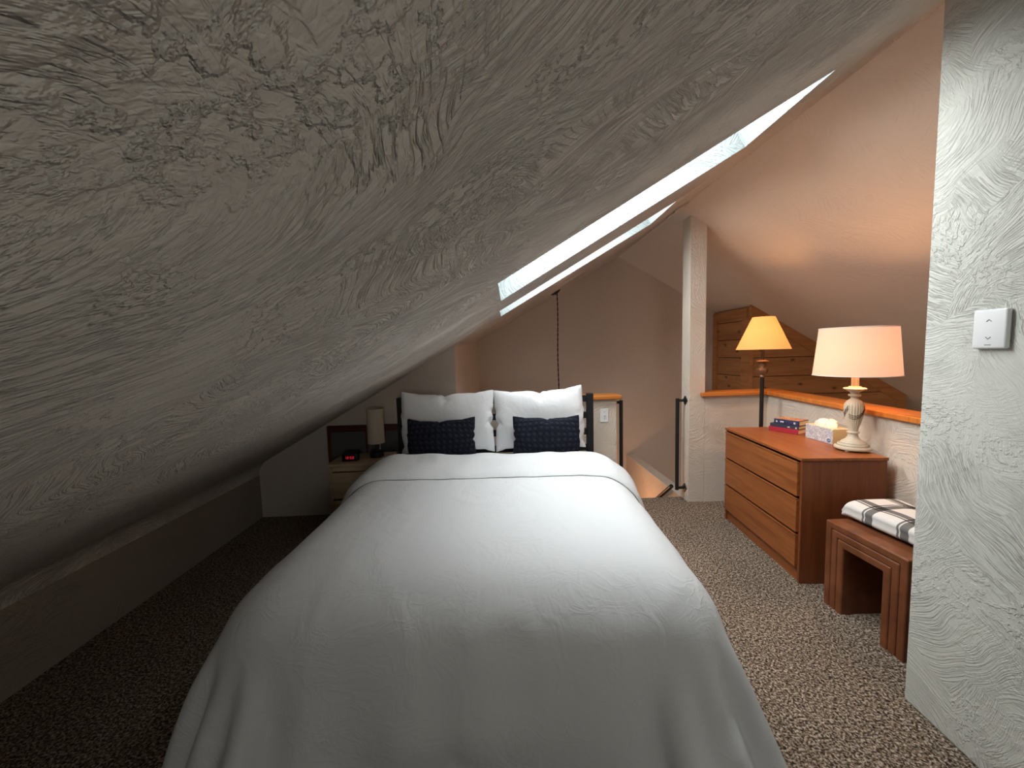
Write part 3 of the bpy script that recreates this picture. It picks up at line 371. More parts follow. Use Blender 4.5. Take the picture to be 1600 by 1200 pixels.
[-1847,3933,228,-1847,3929,307,-1847,3925,386,-1847,3921,465,-1834,3916,544,-1815,3911,621,-1796,3906,698,-1777,3900,776,-1757,3895,854,-1737,3889,932,-1707,3883,1006,-1666,3877,1075,-1614,3872,1137,-1555,3867,1192,-1489,3863,1239,-1418,3860,1278,-1341,3857,1303,-1261,3855,1314,-1180,3853,1314,-1099,3852,1314,-1018,3852,1314,-937,3851,1314,-855,3852,1314,-773,3852,1314,-692,3852,1314,-611,3853,1314,-529,3854,1314,-448,3854,1314,-367,3855,1314,-285,3855,1314,-203,3855,1314,-121,3856,1314,-40,3856,1314,41,3856,1314,122,3856,1314,204,3855,1314,286,3855,1314,368,3855,1314,449,3854,1314,530,3853,1314,612,3853,1314,693,3852,1314,774,3852,1314,856,3851,1314,937,3851,1314,1019,3851,1314,1100,3852,1314,1181,3852,1314,1262,3854,1314,1342,3856,1303,1419,3859,1277,1490,3862,1238,1556,3866,1191,1615,3871,1137,1666,3875,1074,1708,3881,1005,1737,3886,931,1758,3892,853,1777,3898,775,1796,3903,697,1815,3908,620,1834,3912,542,1847,3917,464,1847,3921,385,1846,3925,306,1846,3929,227],
[-1844,3854,224,-1845,3850,303,-1845,3845,382,-1844,3841,461,-1832,3836,540,-1813,3831,617,-1794,3826,694,-1775,3820,772,-1756,3814,850,-1736,3807,928,-1707,3801,1003,-1666,3795,1072,-1615,3790,1134,-1556,3785,1190,-1491,3780,1237,-1420,3776,1276,-1343,3773,1302,-1262,3771,1314,-1181,3770,1314,-1100,3769,1314,-1019,3768,1314,-938,3768,1314,-856,3768,1314,-775,3769,1314,-693,3769,1314,-612,3770,1314,-530,3771,1314,-449,3771,1314,-367,3772,1314,-285,3772,1314,-203,3772,1314,-122,3773,1314,-40,3773,1314,41,3773,1314,122,3773,1314,204,3772,1314,286,3772,1314,368,3772,1314,450,3771,1314,531,3770,1314,612,3770,1314,694,3769,1314,775,3769,1314,857,3768,1314,939,3768,1314,1020,3768,1314,1101,3768,1314,1182,3769,1314,1263,3770,1314,1344,3773,1302,1420,3776,1276,1491,3779,1236,1557,3784,1189,1615,3788,1134,1666,3794,1071,1707,3799,1002,1736,3805,927,1756,3811,849,1775,3817,771,1794,3823,693,1813,3828,616,1832,3833,539,1844,3837,460,1843,3841,381,1842,3845,302,1841,3850,223],
[-1845,3774,220,-1845,3770,298,-1844,3766,378,-1842,3761,457,-1831,3756,535,-1812,3751,613,-1793,3745,690,-1774,3739,768,-1755,3733,846,-1735,3726,924,-1706,3719,999,-1665,3713,1068,-1615,3707,1131,-1557,3702,1187,-1492,3697,1234,-1421,3692,1275,-1344,3689,1301,-1264,3687,1314,-1183,3685,1314,-1102,3684,1314,-1021,3684,1314,-939,3684,1314,-858,3684,1314,-776,3685,1314,-694,3685,1314,-613,3686,1314,-531,3687,1314,-450,3688,1314,-368,3688,1314,-286,3689,1314,-204,3689,1314,-122,3689,1314,-40,3689,1314,41,3689,1314,123,3689,1314,205,3689,1314,287,3689,1314,369,3688,1314,450,3687,1314,532,3687,1314,613,3686,1314,695,3685,1314,777,3685,1314,858,3684,1314,940,3683,1314,1021,3683,1314,1103,3684,1314,1184,3685,1314,1265,3686,1313,1345,3688,1301,1422,3692,1274,1492,3696,1234,1558,3700,1186,1616,3706,1131,1666,3712,1068,1706,3718,998,1735,3724,923,1755,3731,845,1774,3737,767,1793,3743,689,1812,3748,612,1831,3753,535,1842,3757,456,1845,3762,377,1846,3766,298,1848,3770,219],
[-1841,3695,215,-1840,3691,294,-1839,3686,373,-1840,3682,452,-1829,3677,531,-1810,3671,609,-1791,3665,686,-1772,3659,764,-1753,3652,841,-1733,3645,919,-1706,3638,995,-1665,3631,1065,-1616,3624,1128,-1558,3618,1184,-1493,3613,1232,-1423,3608,1273,-1346,3605,1300,-1266,3602,1313,-1185,3601,1314,-1104,3600,1314,-1022,3599,1314,-941,3600,1314,-859,3600,1314,-777,3601,1314,-695,3602,1314,-614,3602,1314,-532,3603,1314,-451,3604,1314,-369,3605,1314,-287,3605,1314,-204,3606,1314,-122,3606,1314,-41,3606,1314,41,3606,1314,123,3606,1314,205,3606,1314,287,3605,1314,369,3605,1314,451,3604,1314,533,3603,1314,614,3602,1314,696,3601,1314,778,3601,1314,860,3600,1314,942,3599,1314,1023,3599,1314,1104,3599,1314,1185,3600,1314,1266,3602,1313,1347,3604,1300,1423,3608,1273,1493,3612,1232,1558,3617,1184,1616,3623,1128,1666,3629,1064,1706,3636,994,1733,3643,919,1753,3650,841,1772,3657,763,1791,3663,685,1811,3668,608,1829,3673,530,1840,3678,452,1839,3683,372,1840,3687,293,1840,3691,214],
[-1839,3616,211,-1840,3611,289,-1841,3607,368,-1838,3602,448,-1828,3597,527,-1809,3591,604,-1790,3585,681,-1771,3579,759,-1752,3571,837,-1732,3564,915,-1705,3556,991,-1666,3549,1061,-1616,3541,1125,-1559,3535,1181,-1494,3529,1230,-1424,3524,1271,-1348,3520,1299,-1268,3518,1313,-1187,3516,1314,-1106,3515,1314,-1024,3515,1314,-943,3515,1314,-861,3516,1314,-779,3517,1314,-697,3518,1314,-615,3519,1314,-533,3520,1314,-452,3521,1314,-370,3521,1314,-287,3522,1314,-205,3522,1314,-122,3523,1314,-41,3523,1314,41,3523,1314,123,3523,1314,205,3522,1314,288,3522,1314,370,3521,1314,452,3520,1314,534,3520,1314,616,3519,1314,697,3518,1314,779,3517,1314,861,3516,1314,943,3515,1314,1025,3515,1314,1106,3515,1314,1187,3515,1314,1268,3517,1313,1349,3520,1299,1425,3523,1271,1495,3528,1230,1559,3534,1181,1617,3540,1124,1666,3547,1061,1705,3555,990,1732,3562,915,1752,3569,837,1771,3576,759,1790,3583,681,1809,3588,603,1828,3594,526,1837,3599,447,1837,3604,368,1834,3609,289,1830,3614,210],
[-1823,3539,206,-1828,3533,285,-1832,3528,364,-1835,3523,443,-1826,3517,522,-1808,3512,599,-1789,3505,677,-1770,3498,754,-1751,3491,832,-1731,3483,910,-1705,3475,986,-1666,3467,1057,-1617,3459,1121,-1560,3452,1178,-1496,3446,1227,-1426,3441,1269,-1351,3437,1298,-1270,3434,1313,-1189,3432,1314,-1108,3431,1314,-1026,3431,1314,-945,3432,1314,-863,3433,1314,-780,3434,1314,-698,3435,1314,-616,3436,1314,-534,3437,1314,-453,3438,1314,-370,3439,1314,-288,3439,1314,-205,3440,1314,-123,3440,1314,-41,3440,1314,41,3440,1314,123,3440,1314,206,3440,1314,288,3439,1314,371,3439,1314,453,3438,1314,535,3437,1314,617,3436,1314,698,3435,1314,781,3434,1314,863,3433,1314,945,3432,1314,1027,3431,1314,1108,3431,1314,1190,3432,1314,1271,3433,1313,1351,3436,1298,1427,3440,1269,1497,3445,1227,1561,3451,1178,1617,3458,1120,1666,3466,1056,1705,3473,986,1731,3481,910,1751,3489,832,1770,3496,754,1789,3503,676,1808,3509,599,1826,3514,521,1835,3519,442,1833,3525,363,1829,3530,284,1825,3535,205],
[-1828,3459,201,-1828,3454,279,-1829,3449,358,-1833,3443,438,-1825,3438,516,-1807,3432,594,-1788,3426,671,-1769,3418,749,-1749,3411,827,-1730,3402,905,-1704,3394,981,-1666,3385,1052,-1618,3377,1117,-1562,3370,1174,-1498,3363,1224,-1429,3357,1266,-1353,3353,1297,-1273,3350,1312,-1192,3348,1314,-1110,3348,1314,-1029,3348,1314,-947,3349,1314,-865,3350,1314,-782,3351,1314,-700,3352,1314,-618,3353,1314,-536,3354,1314,-454,3355,1314,-371,3356,1314,-288,3357,1314,-206,3357,1314,-123,3358,1314,-41,3358,1314,41,3358,1314,123,3358,1314,206,3357,1314,289,3357,1314,372,3356,1314,454,3355,1314,536,3354,1314,618,3353,1314,700,3352,1314,782,3351,1314,865,3349,1314,947,3348,1314,1029,3348,1314,1111,3347,1314,1192,3348,1314,1273,3349,1312,1353,3352,1297,1429,3357,1266,1499,3362,1224,1562,3369,1174,1618,3376,1116,1666,3384,1052,1704,3392,981,1730,3401,905,1749,3409,827,1769,3417,749,1788,3423,671,1807,3429,594,1825,3435,516,1833,3440,437,1829,3446,358,1830,3451,279,1834,3457,201],
[-1858,3386,196,-1853,3380,275,-1847,3372,354,-1840,3365,433,-1825,3359,511,-1806,3352,588,-1787,3346,665,-1768,3339,743,-1748,3330,821,-1729,3322,899,-1704,3313,976,-1667,3304,1047,-1620,3295,1112,-1564,3287,1170,-1501,3280,1221,-1431,3274,1264,-1356,3269,1295,-1276,3266,1312,-1195,3265,1314,-1113,3264,1314,-1031,3264,1314,-949,3265,1314,-867,3266,1314,-784,3268,1314,-701,3269,1314,-619,3270,1314,-537,3272,1314,-455,3273,1314,-372,3274,1314,-289,3274,1314,-206,3275,1314,-123,3275,1314,-41,3276,1314,41,3276,1314,124,3275,1314,206,3275,1314,289,3274,1314,372,3274,1314,455,3273,1314,537,3272,1314,619,3270,1314,702,3269,1314,784,3268,1314,867,3266,1314,949,3265,1314,1032,3264,1314,1113,3264,1314,1195,3264,1314,1276,3265,1312,1356,3268,1295,1432,3273,1264,1501,3279,1221,1564,3286,1170,1620,3294,1112,1667,3303,1047,1704,3311,976,1729,3320,899,1748,3329,821,1768,3337,743,1787,3344,665,1806,3350,588,1824,3356,511,1833,3361,432,1846,3368,354,1855,3376,275,1863,3382,197],
[-1863,3307,190,-1855,3300,269,-1843,3293,347,-1832,3286,425,-1823,3280,504,-1805,3273,582,-1786,3266,659,-1767,3259,737,-1747,3250,815,-1728,3241,893,-1704,3231,970,-1668,3221,1042,-1621,3212,1107,-1566,3203,1166,-1503,3195,1217,-1434,3189,1261,-1360,3184,1294,-1280,3181,1311,-1198,3179,1314,-1116,3179,1314,-1034,3180,1314,-952,3181,1314,-869,3182,1314,-786,3184,1314,-703,3186,1314,-621,3187,1314,-539,3188,1314,-456,3190,1314,-373,3191,1314,-290,3191,1314,-207,3192,1314,-124,3192,1314,-41,3193,1314,41,3193,1314,124,3192,1314,207,3192,1314,290,3191,1314,374,3191,1314,456,3190,1314,539,3188,1314,621,3187,1314,704,3185,1314,787,3184,1314,869,3182,1314,952,3181,1314,1035,3179,1314,1116,3179,1314,1198,3179,1314,1280,3180,1311,1360,3183,1294,1434,3188,1261,1503,3195,1217,1566,3202,1166,1621,3211,1107,1668,3221,1042,1704,3230,970,1728,3240,893,1747,3249,815,1767,3257,737,1786,3264,659,1807,3271,582,1826,3278,505,1835,3285,426,1843,3292,347,1851,3298,269,1855,3305,190],
[-1843,3231,183,-1843,3224,262,-1841,3217,341,-1838,3211,420,-1831,3204,500,-1813,3196,577,-1791,3188,654,-1768,3179,731,-1747,3170,808,-1727,3160,886,-1704,3150,963,-1669,3139,1036,-1623,3129,1102,-1569,3120,1162,-1507,3111,1214,-1438,3104,1258,-1363,3099,1292,-1283,3095,1311,-1202,3094,1314,-1120,3094,1314,-1038,3095,1314,-955,3097,1314,-872,3098,1314,-789,3100,1314,-706,3102,1314,-623,3104,1314,-540,3105,1314,-458,3106,1314,-374,3107,1314,-291,3108,1314,-207,3109,1314,-124,3110,1314,-41,3110,1314,41,3110,1314,124,3110,1314,208,3109,1314,291,3108,1314,375,3108,1314,458,3106,1314,541,3105,1314,623,3104,1314,706,3102,1314,789,3100,1314,872,3098,1314,955,3096,1314,1038,3095,1314,1120,3094,1314,1202,3094,1314,1284,3095,1311,1363,3098,1292,1438,3103,1258,1506,3110,1214,1569,3119,1162,1623,3128,1102,1669,3139,1036,1704,3149,964,1727,3160,887,1748,3169,809,1770,3178,732,1792,3187,655,1813,3195,578,1830,3203,500,1835,3210,420,1831,3216,340,1827,3223,262,1820,3233,183],
[-1804,3162,176,-1806,3153,254,-1810,3145,333,-1822,3136,411,-1820,3127,490,-1804,3119,568,-1785,3110,645,-1765,3100,722,-1746,3091,800,-1727,3080,879,-1704,3069,956,-1670,3058,1029,-1625,3046,1096,-1572,3036,1156,-1510,3026,1209,-1442,3018,1254,-1368,3013,1289,-1288,3010,1310,-1206,3008,1314,-1124,3009,1314,-1041,3010,1314,-959,3012,1314,-875,3014,1314,-791,3017,1314,-708,3019,1314,-625,3020,1314,-542,3022,1314,-459,3023,1314,-376,3025,1314,-292,3026,1314,-208,3026,1314,-124,3027,1314,-41,3027,1314,42,3027,1314,124,3027,1314,208,3026,1314,292,3026,1314,376,3025,1314,459,3023,1314,542,3022,1314,625,3020,1314,708,3019,1314,792,3016,1314,875,3014,1314,959,3012,1314,1042,3010,1314,1124,3009,1314,1206,3008,1314,1288,3009,1310,1368,3012,1289,1442,3018,1254,1510,3026,1209,1572,3035,1156,1625,3046,1096,1670,3057,1029,1704,3068,957,1727,3080,879,1746,3090,801,1765,3100,723,1784,3109,646,1803,3118,568,1820,3126,491,1822,3133,412,1811,3141,333,1808,3148,255,1809,3156,176],
[-1803,3083,167,-1803,3074,245,-1807,3066,324,-1818,3057,402,-1819,3049,481,-1803,3040,559,-1784,3031,636,-1765,3021,713,-1746,3011,791,-1726,3000,870,-1705,2989,948,-1672,2976,1021,-1628,2964,1089,-1576,2953,1150,-1515,2942,1204,-1446,2934,1250,-1373,2928,1287,-1293,2925,1309,-1211,2924,1314,-1128,2925,1314,-1045,2927,1314,-962,2929,1314,-878,2931,1314,-794,2934,1314,-710,2936,1314,-627,2938,1314,-544,2940,1314,-460,2941,1314,-377,2942,1314,-293,2943,1314,-209,2944,1314,-125,2945,1314,-42,2945,1314,42,2945,1314,125,2945,1314,209,2944,1314,293,2943,1314,377,2942,1314,461,2941,1314,544,2940,1314,627,2938,1314,710,2936,1314,794,2934,1314,878,2931,1314,962,2929,1314,1045,2926,1314,1128,2924,1314,1211,2923,1314,1293,2924,1309,1373,2927,1287,1446,2933,1250,1515,2942,1204,1575,2952,1150,1628,2964,1089,1672,2976,1022,1705,2988,948,1726,3000,870,1746,3011,792,1765,3021,714,1784,3030,637,1803,3039,560,1819,3047,482,1818,3054,404,1821,3062,325,1829,3072,247,1839,3083,170],
[-1837,3013,159,-1830,3001,237,-1823,2990,315,-1820,2979,393,-1818,2970,471,-1803,2961,549,-1784,2952,626,-1765,2942,703,-1746,2932,781,-1727,2921,860,-1706,2909,938,-1674,2896,1012,-1632,2883,1081,-1580,2870,1143,-1520,2859,1198,-1452,2850,1245,-1378,2843,1284,-1298,2840,1307,-1215,2839,1314,-1132,2841,1314,-1049,2843,1314,-965,2846,1314,-881,2848,1314,-796,2851,1314,-712,2853,1314,-628,2856,1314,-545,2857,1314,-462,2859,1314,-378,2860,1314,-293,2861,1314,-209,2862,1314,-125,2863,1314,-42,2863,1314,42,2863,1314,125,2863,1314,209,2862,1314,293,2861,1314,378,2860,1314,462,2859,1314,545,2857,1314,629,2856,1314,712,2854,1314,796,2851,1314,881,2848,1314,965,2846,1314,1049,2843,1314,1132,2840,1314,1216,2839,1314,1298,2839,1307,1378,2843,1284,1452,2849,1245,1520,2858,1198,1580,2869,1143,1632,2882,1081,1674,2895,1012,1706,2908,938,1728,2921,861,1751,2932,784,1774,2944,707,1796,2955,631,1817,2965,554,1836,2975,477,1854,2987,401,1871,3002,324,1884,3015,247,1897,3028,171],
[-1894,2957,157,-1885,2944,234,-1875,2930,311,-1865,2917,389,-1852,2904,468,-1833,2892,545,-1810,2879,621,-1785,2867,697,-1759,2855,773,-1732,2842,849,-1707,2829,926,-1677,2815,1001,-1636,2801,1071,-1585,2787,1135,-1526,2775,1191,-1458,2765,1240,-1384,2758,1280,-1304,2754,1306,-1220,2754,1314,-1136,2757,1314,-1052,2760,1314,-968,2763,1314,-883,2766,1314,-798,2769,1314,-713,2771,1314,-630,2773,1314,-546,2775,1314,-462,2777,1314,-378,2778,1314,-294,2779,1314,-209,2780,1314,-125,2781,1314,-42,2781,1314,42,2781,1314,125,2781,1314,209,2780,1314,294,2780,1314,378,2778,1314,463,2777,1314,546,2775,1314,630,2773,1314,714,2771,1314,798,2769,1314,883,2766,1314,968,2763,1314,1053,2759,1314,1137,2756,1314,1221,2754,1314,1304,2754,1306,1385,2758,1280,1458,2765,1240,1526,2775,1191,1586,2787,1134,1636,2800,1071,1677,2814,1001,1707,2829,926,1730,2842,848,1754,2856,771,1782,2869,696,1812,2882,622,1842,2895,548,1868,2908,473,1888,2920,397,1904,2933,319,1919,2946,242,1933,2959,166],
[-1922,2884,147,-1907,2869,223,-1893,2854,300,-1879,2840,377,-1859,2828,454,-1833,2817,529,-1804,2806,604,-1776,2793,678,-1752,2779,755,-1730,2764,833,-1708,2750,911,-1681,2735,988,-1642,2720,1059,-1592,2705,1124,-1533,2691,1183,-1465,2679,1233,-1391,2671,1276,-1309,2668,1304,-1225,2669,1313,-1140,2672,1314,-1055,2675,1314,-970,2679,1314,-885,2683,1314,-799,2686,1314,-714,2688,1314,-630,2691,1314,-547,2693,1314,-463,2694,1314,-379,2696,1314,-294,2697,1314,-209,2698,1314,-125,2699,1314,-42,2699,1314,42,2699,1314,125,2699,1314,210,2698,1314,294,2697,1314,379,2696,1314,463,2695,1314,547,2693,1314,631,2691,1314,714,2689,1314,800,2686,1314,885,2683,1314,970,2679,1314,1056,2675,1314,1140,2671,1314,1225,2668,1313,1310,2667,1304,1392,2671,1275,1466,2679,1233,1534,2690,1182,1593,2704,1124,1642,2719,1058,1682,2734,987,1709,2750,911,1730,2765,833,1751,2781,755,1773,2797,679,1794,2815,603,1816,2832,528,1840,2847,453,1866,2850,378,1886,2858,302,1903,2870,225,1920,2883,149],
[-1907,2810,128,-1888,2796,203,-1867,2784,279,-1843,2776,354,-1821,2766,429,-1806,2749,505,-1789,2733,581,-1769,2717,658,-1750,2702,736,-1730,2687,814,-1710,2672,893,-1685,2656,971,-1647,2639,1043,-1598,2622,1109,-1539,2607,1168,-1470,2594,1218,-1394,2585,1261,-1312,2581,1290,-1227,2583,1301,-1141,2587,1303,-1056,2592,1304,-971,2596,1304,-885,2600,1305,-799,2603,1306,-714,2606,1306,-630,2608,1307,-546,2611,1307,-463,2612,1308,-378,2614,1308,-294,2615,1308,-209,2616,1308,-125,2617,1308,-42,2617,1308,42,2617,1308,125,2617,1308,209,2616,1308,294,2615,1308,378,2614,1308,463,2613,1308,547,2611,1307,630,2609,1307,714,2606,1306,800,2603,1306,885,2600,1305,971,2596,1304,1057,2592,1304,1142,2587,1302,1227,2583,1301,1313,2581,1290,1395,2585,1260,1471,2594,1218,1540,2606,1167,1599,2622,1107,1648,2638,1041,1686,2655,969,1712,2672,891,1732,2688,813,1751,2705,735,1770,2722,657,1789,2741,582,1806,2760,506,1812,2781,430,1810,2801,354,1826,2812,279,1846,2821,203,1865,2831,127],
[-1853,2757,103,-1833,2745,178,-1813,2732,253,-1801,2714,330,-1807,2692,406,-1807,2673,483,-1791,2656,560,-1772,2641,637,-1752,2626,714,-1731,2611,792,-1708,2596,869,-1683,2579,946,-1646,2561,1018,-1597,2542,1083,-1538,2525,1141,-1468,2512,1191,-1392,2503,1230,-1309,2499,1259,-1224,2502,1271,-1139,2507,1275,-1054,2512,1277,-969,2517,1279,-883,2521,1281,-798,2524,1282,-713,2527,1283,-629,2529,1284,-545,2531,1285,-462,2533,1286,-377,2534,1287,-293,2536,1287,-209,2536,1287,-125,2537,1288,-42,2537,1288,42,2537,1288,125,2537,1288,209,2537,1287,293,2536,1287,378,2535,1287,462,2533,1286,545,2531,1285,629,2529,1285,713,2527,1284,798,2524,1282,883,2521,1281,969,2517,1279,1054,2512,1277,1140,2507,1275,1225,2501,1271,1310,2498,1259,1393,2502,1230,1470,2512,1190,1539,2525,1140,1599,2542,1081,1648,2560,1015,1685,2579,942,1714,2596,867,1744,2613,791,1767,2630,714,1782,2647,636,1794,2665,559,1807,2685,483,1808,2706,407,1792,2728,332,1785,2751,257,1789,2772,181,1800,2791,105],
[-1800,2705,78,-1791,2683,154,-1787,2661,230,-1795,2639,305,-1804,2617,382,-1803,2597,459,-1789,2580,536,-1767,2565,612,-1744,2551,688,-1721,2537,764,-1705,2521,842,-1683,2505,918,-1641,2488,985,-1588,2470,1045,-1529,2451,1101,-1460,2437,1149,-1384,2428,1187,-1302,2425,1214,-1218,2429,1226,-1133,2436,1232,-1049,2441,1235,-964,2445,1238,-879,2449,1241,-794,2452,1243,-710,2454,1245,-626,2457,1246,-543,2459,1247,-460,2460,1248,-376,2462,1249,-292,2463,1250,-208,2463,1250,-124,2464,1251,-42,2464,1251,41,2464,1251,124,2464,1251,208,2464,1251,292,2463,1250,376,2462,1249,460,2460,1249,543,2459,1248,626,2457,1246,710,2455,1245,794,2452,1243,879,2449,1241,964,2445,1238,1049,2441,1235,1134,2436,1232,1218,2429,1226,1302,2425,1214,1385,2428,1187,1461,2437,1148,1530,2451,1100,1589,2469,1043,1637,2489,978,1672,2508,907,1700,2526,832,1729,2544,757,1762,2559,684,1796,2574,611,1820,2593,537,1828,2614,460,1817,2633,383,1800,2653,308,1785,2675,233,1776,2697,158,1771,2721,82],
[-1787,2631,54,-1785,2608,129,-1788,2585,205,-1791,2563,281,-1789,2543,357,-1787,2523,434,-1774,2506,511,-1754,2491,587,-1745,2478,665,-1745,2467,744,-1734,2450,821,-1691,2432,886,-1632,2422,940,-1573,2407,994,-1515,2387,1048,-1447,2373,1095,-1372,2364,1132,-1291,2362,1158,-1208,2368,1170,-1124,2374,1177,-1041,2378,1181,-957,2382,1185,-873,2385,1189,-789,2388,1191,-705,2391,1194,-623,2393,1195,-540,2394,1197,-457,2396,1198,-374,2397,1200,-290,2398,1200,-207,2399,1201,-124,2399,1201,-41,2399,1202,41,2399,1202,124,2399,1202,207,2399,1201,290,2398,1201,374,2397,1200,457,2396,1199,540,2395,1197,622,2393,1196,705,2391,1194,789,2389,1192,873,2386,1189,957,2383,1186,1041,2379,1182,1125,2374,1177,1208,2368,1170,1291,2362,1158,1372,2364,1132,1447,2373,1095,1515,2387,1048,1575,2405,995,1632,2418,939,1672,2436,872,1688,2457,796,1708,2476,720,1735,2494,646,1765,2512,573,1798,2527,501,1830,2544,430,1849,2568,356,1846,2595,282,1829,2616,207,1809,2632,132,1794,2652,57],
[-1814,2561,32,-1808,2535,106,-1802,2511,181,-1795,2488,257,-1789,2468,334,-1783,2449,411,-1781,2434,490,-1789,2428,569,-1799,2425,648,-1785,2403,722,-1737,2382,782,-1672,2381,829,-1607,2381,876,-1553,2358,931,-1497,2336,985,-1430,2321,1030,-1356,2312,1066,-1277,2312,1091,-1195,2318,1104,-1114,2323,1112,-1032,2327,1118,-949,2330,1122,-866,2332,1126,-783,2335,1130,-700,2337,1132,-618,2338,1135,-536,2340,1136,-454,2341,1138,-371,2342,1139,-289,2343,1140,-206,2343,1141,-123,2344,1142,-41,2344,1142,41,2344,1142,123,2344,1142,206,2343,1141,288,2343,1141,371,2342,1140,454,2341,1138,536,2340,1137,618,2339,1135,700,2337,1133,783,2335,1130,866,2333,1127,949,2330,1123,1031,2327,1118,1113,2323,1112,1195,2318,1104,1276,2311,1091,1356,2312,1066,1429,2321,1031,1496,2336,986,1554,2357,933,1618,2360,886,1680,2365,836,1715,2388,768,1715,2406,690,1719,2425,612,1741,2445,537,1765,2466,463,1794,2484,391,1828,2502,321,1858,2526,251,1872,2557,180,1867,2586,107,1857,2610,33],
[-1877,2513,24,-1857,2475,90,-1846,2447,163,-1838,2424,239,-1836,2407,317,-1841,2400,397,-1850,2400,475,-1857,2390,553,-1832,2360,622,-1776,2342,674,-1708,2348,716,-1640,2362,757,-1581,2348,807,-1534,2316,864,-1477,2294,915,-1409,2285,957,-1338,2276,992,-1261,2277,1016,-1181,2281,1029,-1101,2285,1038,-1021,2288,1045,-940,2290,1050,-858,2292,1055,-776,2294,1058,-695,2295,1062,-613,2296,1064,-532,2297,1066,-450,2298,1068,-369,2299,1070,-286,2300,1071,-204,2300,1072,-122,2300,1072,-41,2300,1073,41,2300,1073,122,2300,1072,204,2300,1072,286,2300,1071,368,2299,1070,450,2298,1069,531,2298,1067,613,2297,1065,694,2295,1062,776,2294,1059,858,2292,1055,939,2290,1051,1020,2288,1046,1101,2285,1039,1181,2282,1029,1260,2277,1015,1337,2276,991,1410,2282,958,1476,2295,916,1529,2323,863,1589,2337,814,1655,2321,774,1721,2319,730,1759,2344,666,1761,2364,589,1753,2375,510,1760,2394,432,1777,2415,357,1803,2437,284,1832,2460,213,1862,2486,145,1886,2515,77,1914,2553,24],
[-1948,2474,24,-1919,2426,78,-1908,2398,151,-1907,2387,229,-1912,2388,308,-1917,2382,386,-1911,2357,460,-1877,2324,521,-1815,2309,566,-1746,2321,603,-1678,2341,641,-1614,2332,686,-1569,2298,743,-1523,2267,798,-1456,2265,840,-1388,2257,880,-1320,2243,916,-1246,2253,936,-1168,2261,949,-1090,2262,958,-1010,2264,966,-931,2265,972,-850,2266,976,-770,2267,980,-689,2268,984,-608,2269,987,-527,2269,989,-447,2270,991,-366,2270,993,-284,2271,994,-203,2271,995,-122,2271,996,-41,2271,996,40,2271,996,121,2271,996,202,2271,995,284,2271,994,365,2270,993,446,2270,992,527,2269,990,608,2269,987,688,2268,985,769,2267,981,850,2266,977,930,2265,972,1010,2264,966,1089,2263,959,1167,2260,950,1244,2250,936,1319,2254,911,1391,2254,881,1462,2250,847,1513,2281,795,1561,2313,741,1627,2313,699,1692,2284,664,1759,2279,624,1804,2303,566,1814,2327,493,1807,2335,414,1807,2345,335,1820,2364,259,1845,2387,186,1875,2415,118,1912,2447,55,1965,2492,24],
[-2018,2434,24,-1985,2382,68,-1982,2370,144,-1986,2377,223,-1986,2363,300,-1968,2328,368,-1923,2293,420,-1856,2279,459,-1786,2296,492,-1718,2317,527,-1651,2314,570,-1604,2281,625,-1563,2244,682,-1500,2233,727,-1431,2244,764,-1370,2220,808,-1303,2208,843,-1232,2235,856,-1158,2253,866,-1080,2254,875,-1002,2254,883,-923,2254,890,-843,2255,895,-763,2255,899,-683,2255,903,-603,2256,906,-523,2256,908,-443,2256,910,-363,2256,912,-282,2256,914,-202,2256,915,-121,2256,915,-40,2256,916,40,2256,916,120,2256,915,201,2256,915,282,2256,914,362,2256,913,443,2256,911,523,2256,909,603,2256,906,683,2255,903,763,2255,900,842,2255,896,922,2254,890,1000,2254,884,1079,2254,877,1156,2249,868,1229,2222,859,1302,2228,834,1371,2238,801,1442,2217,773,1507,2228,732,1547,2268,676,1599,2296,624,1667,2286,587,1731,2250,556,1800,2240,522,1855,2265,472,1874,2294,403,1872,2303,325,1870,2304,246,1883,2319,169,1916,2348,103,1960,2385,49,2017,2431,24],
[-2088,2390,24,-2057,2348,63,-2060,2355,140,-2054,2338,216,-2025,2299,278,-1970,2266,322,-1900,2256,354,-1829,2275,384,-1759,2293,416,-1691,2289,457,-1640,2260,510,-1602,2222,569,-1542,2205,615,-1473,2218,651,-1408,2209,693,-1355,2176,740,-1284,2179,768,-1223,2225,775,-1151,2248,783,-1073,2248,793,-995,2246,801,-916,2249,807,-837,2250,813,-758,2250,817,-679,2250,821,-599,2250,824,-520,2251,827,-440,2251,829,-360,2251,831,-280,2251,832,-200,2251,833,-120,2251,834,-40,2251,834,40,2251,834,120,2251,834,200,2251,833,280,2251,832,360,2251,831,439,2251,829,519,2251,827,599,2251,825,678,2250,822,757,2250,818,836,2250,814,915,2249,808,993,2249,802,1071,2249,794,1147,2241,787,1213,2199,781,1286,2195,760,1351,2218,724,1421,2204,695,1491,2185,665,1546,2210,618,1582,2251,560,1640,2273,511,1710,2255,478,1774,2217,452,1845,2203,424,1905,2227,381,1937,2259,319,1943,2272,242,1941,2265,163,1963,2284,91,2010,2323,41,2070,2370,24],
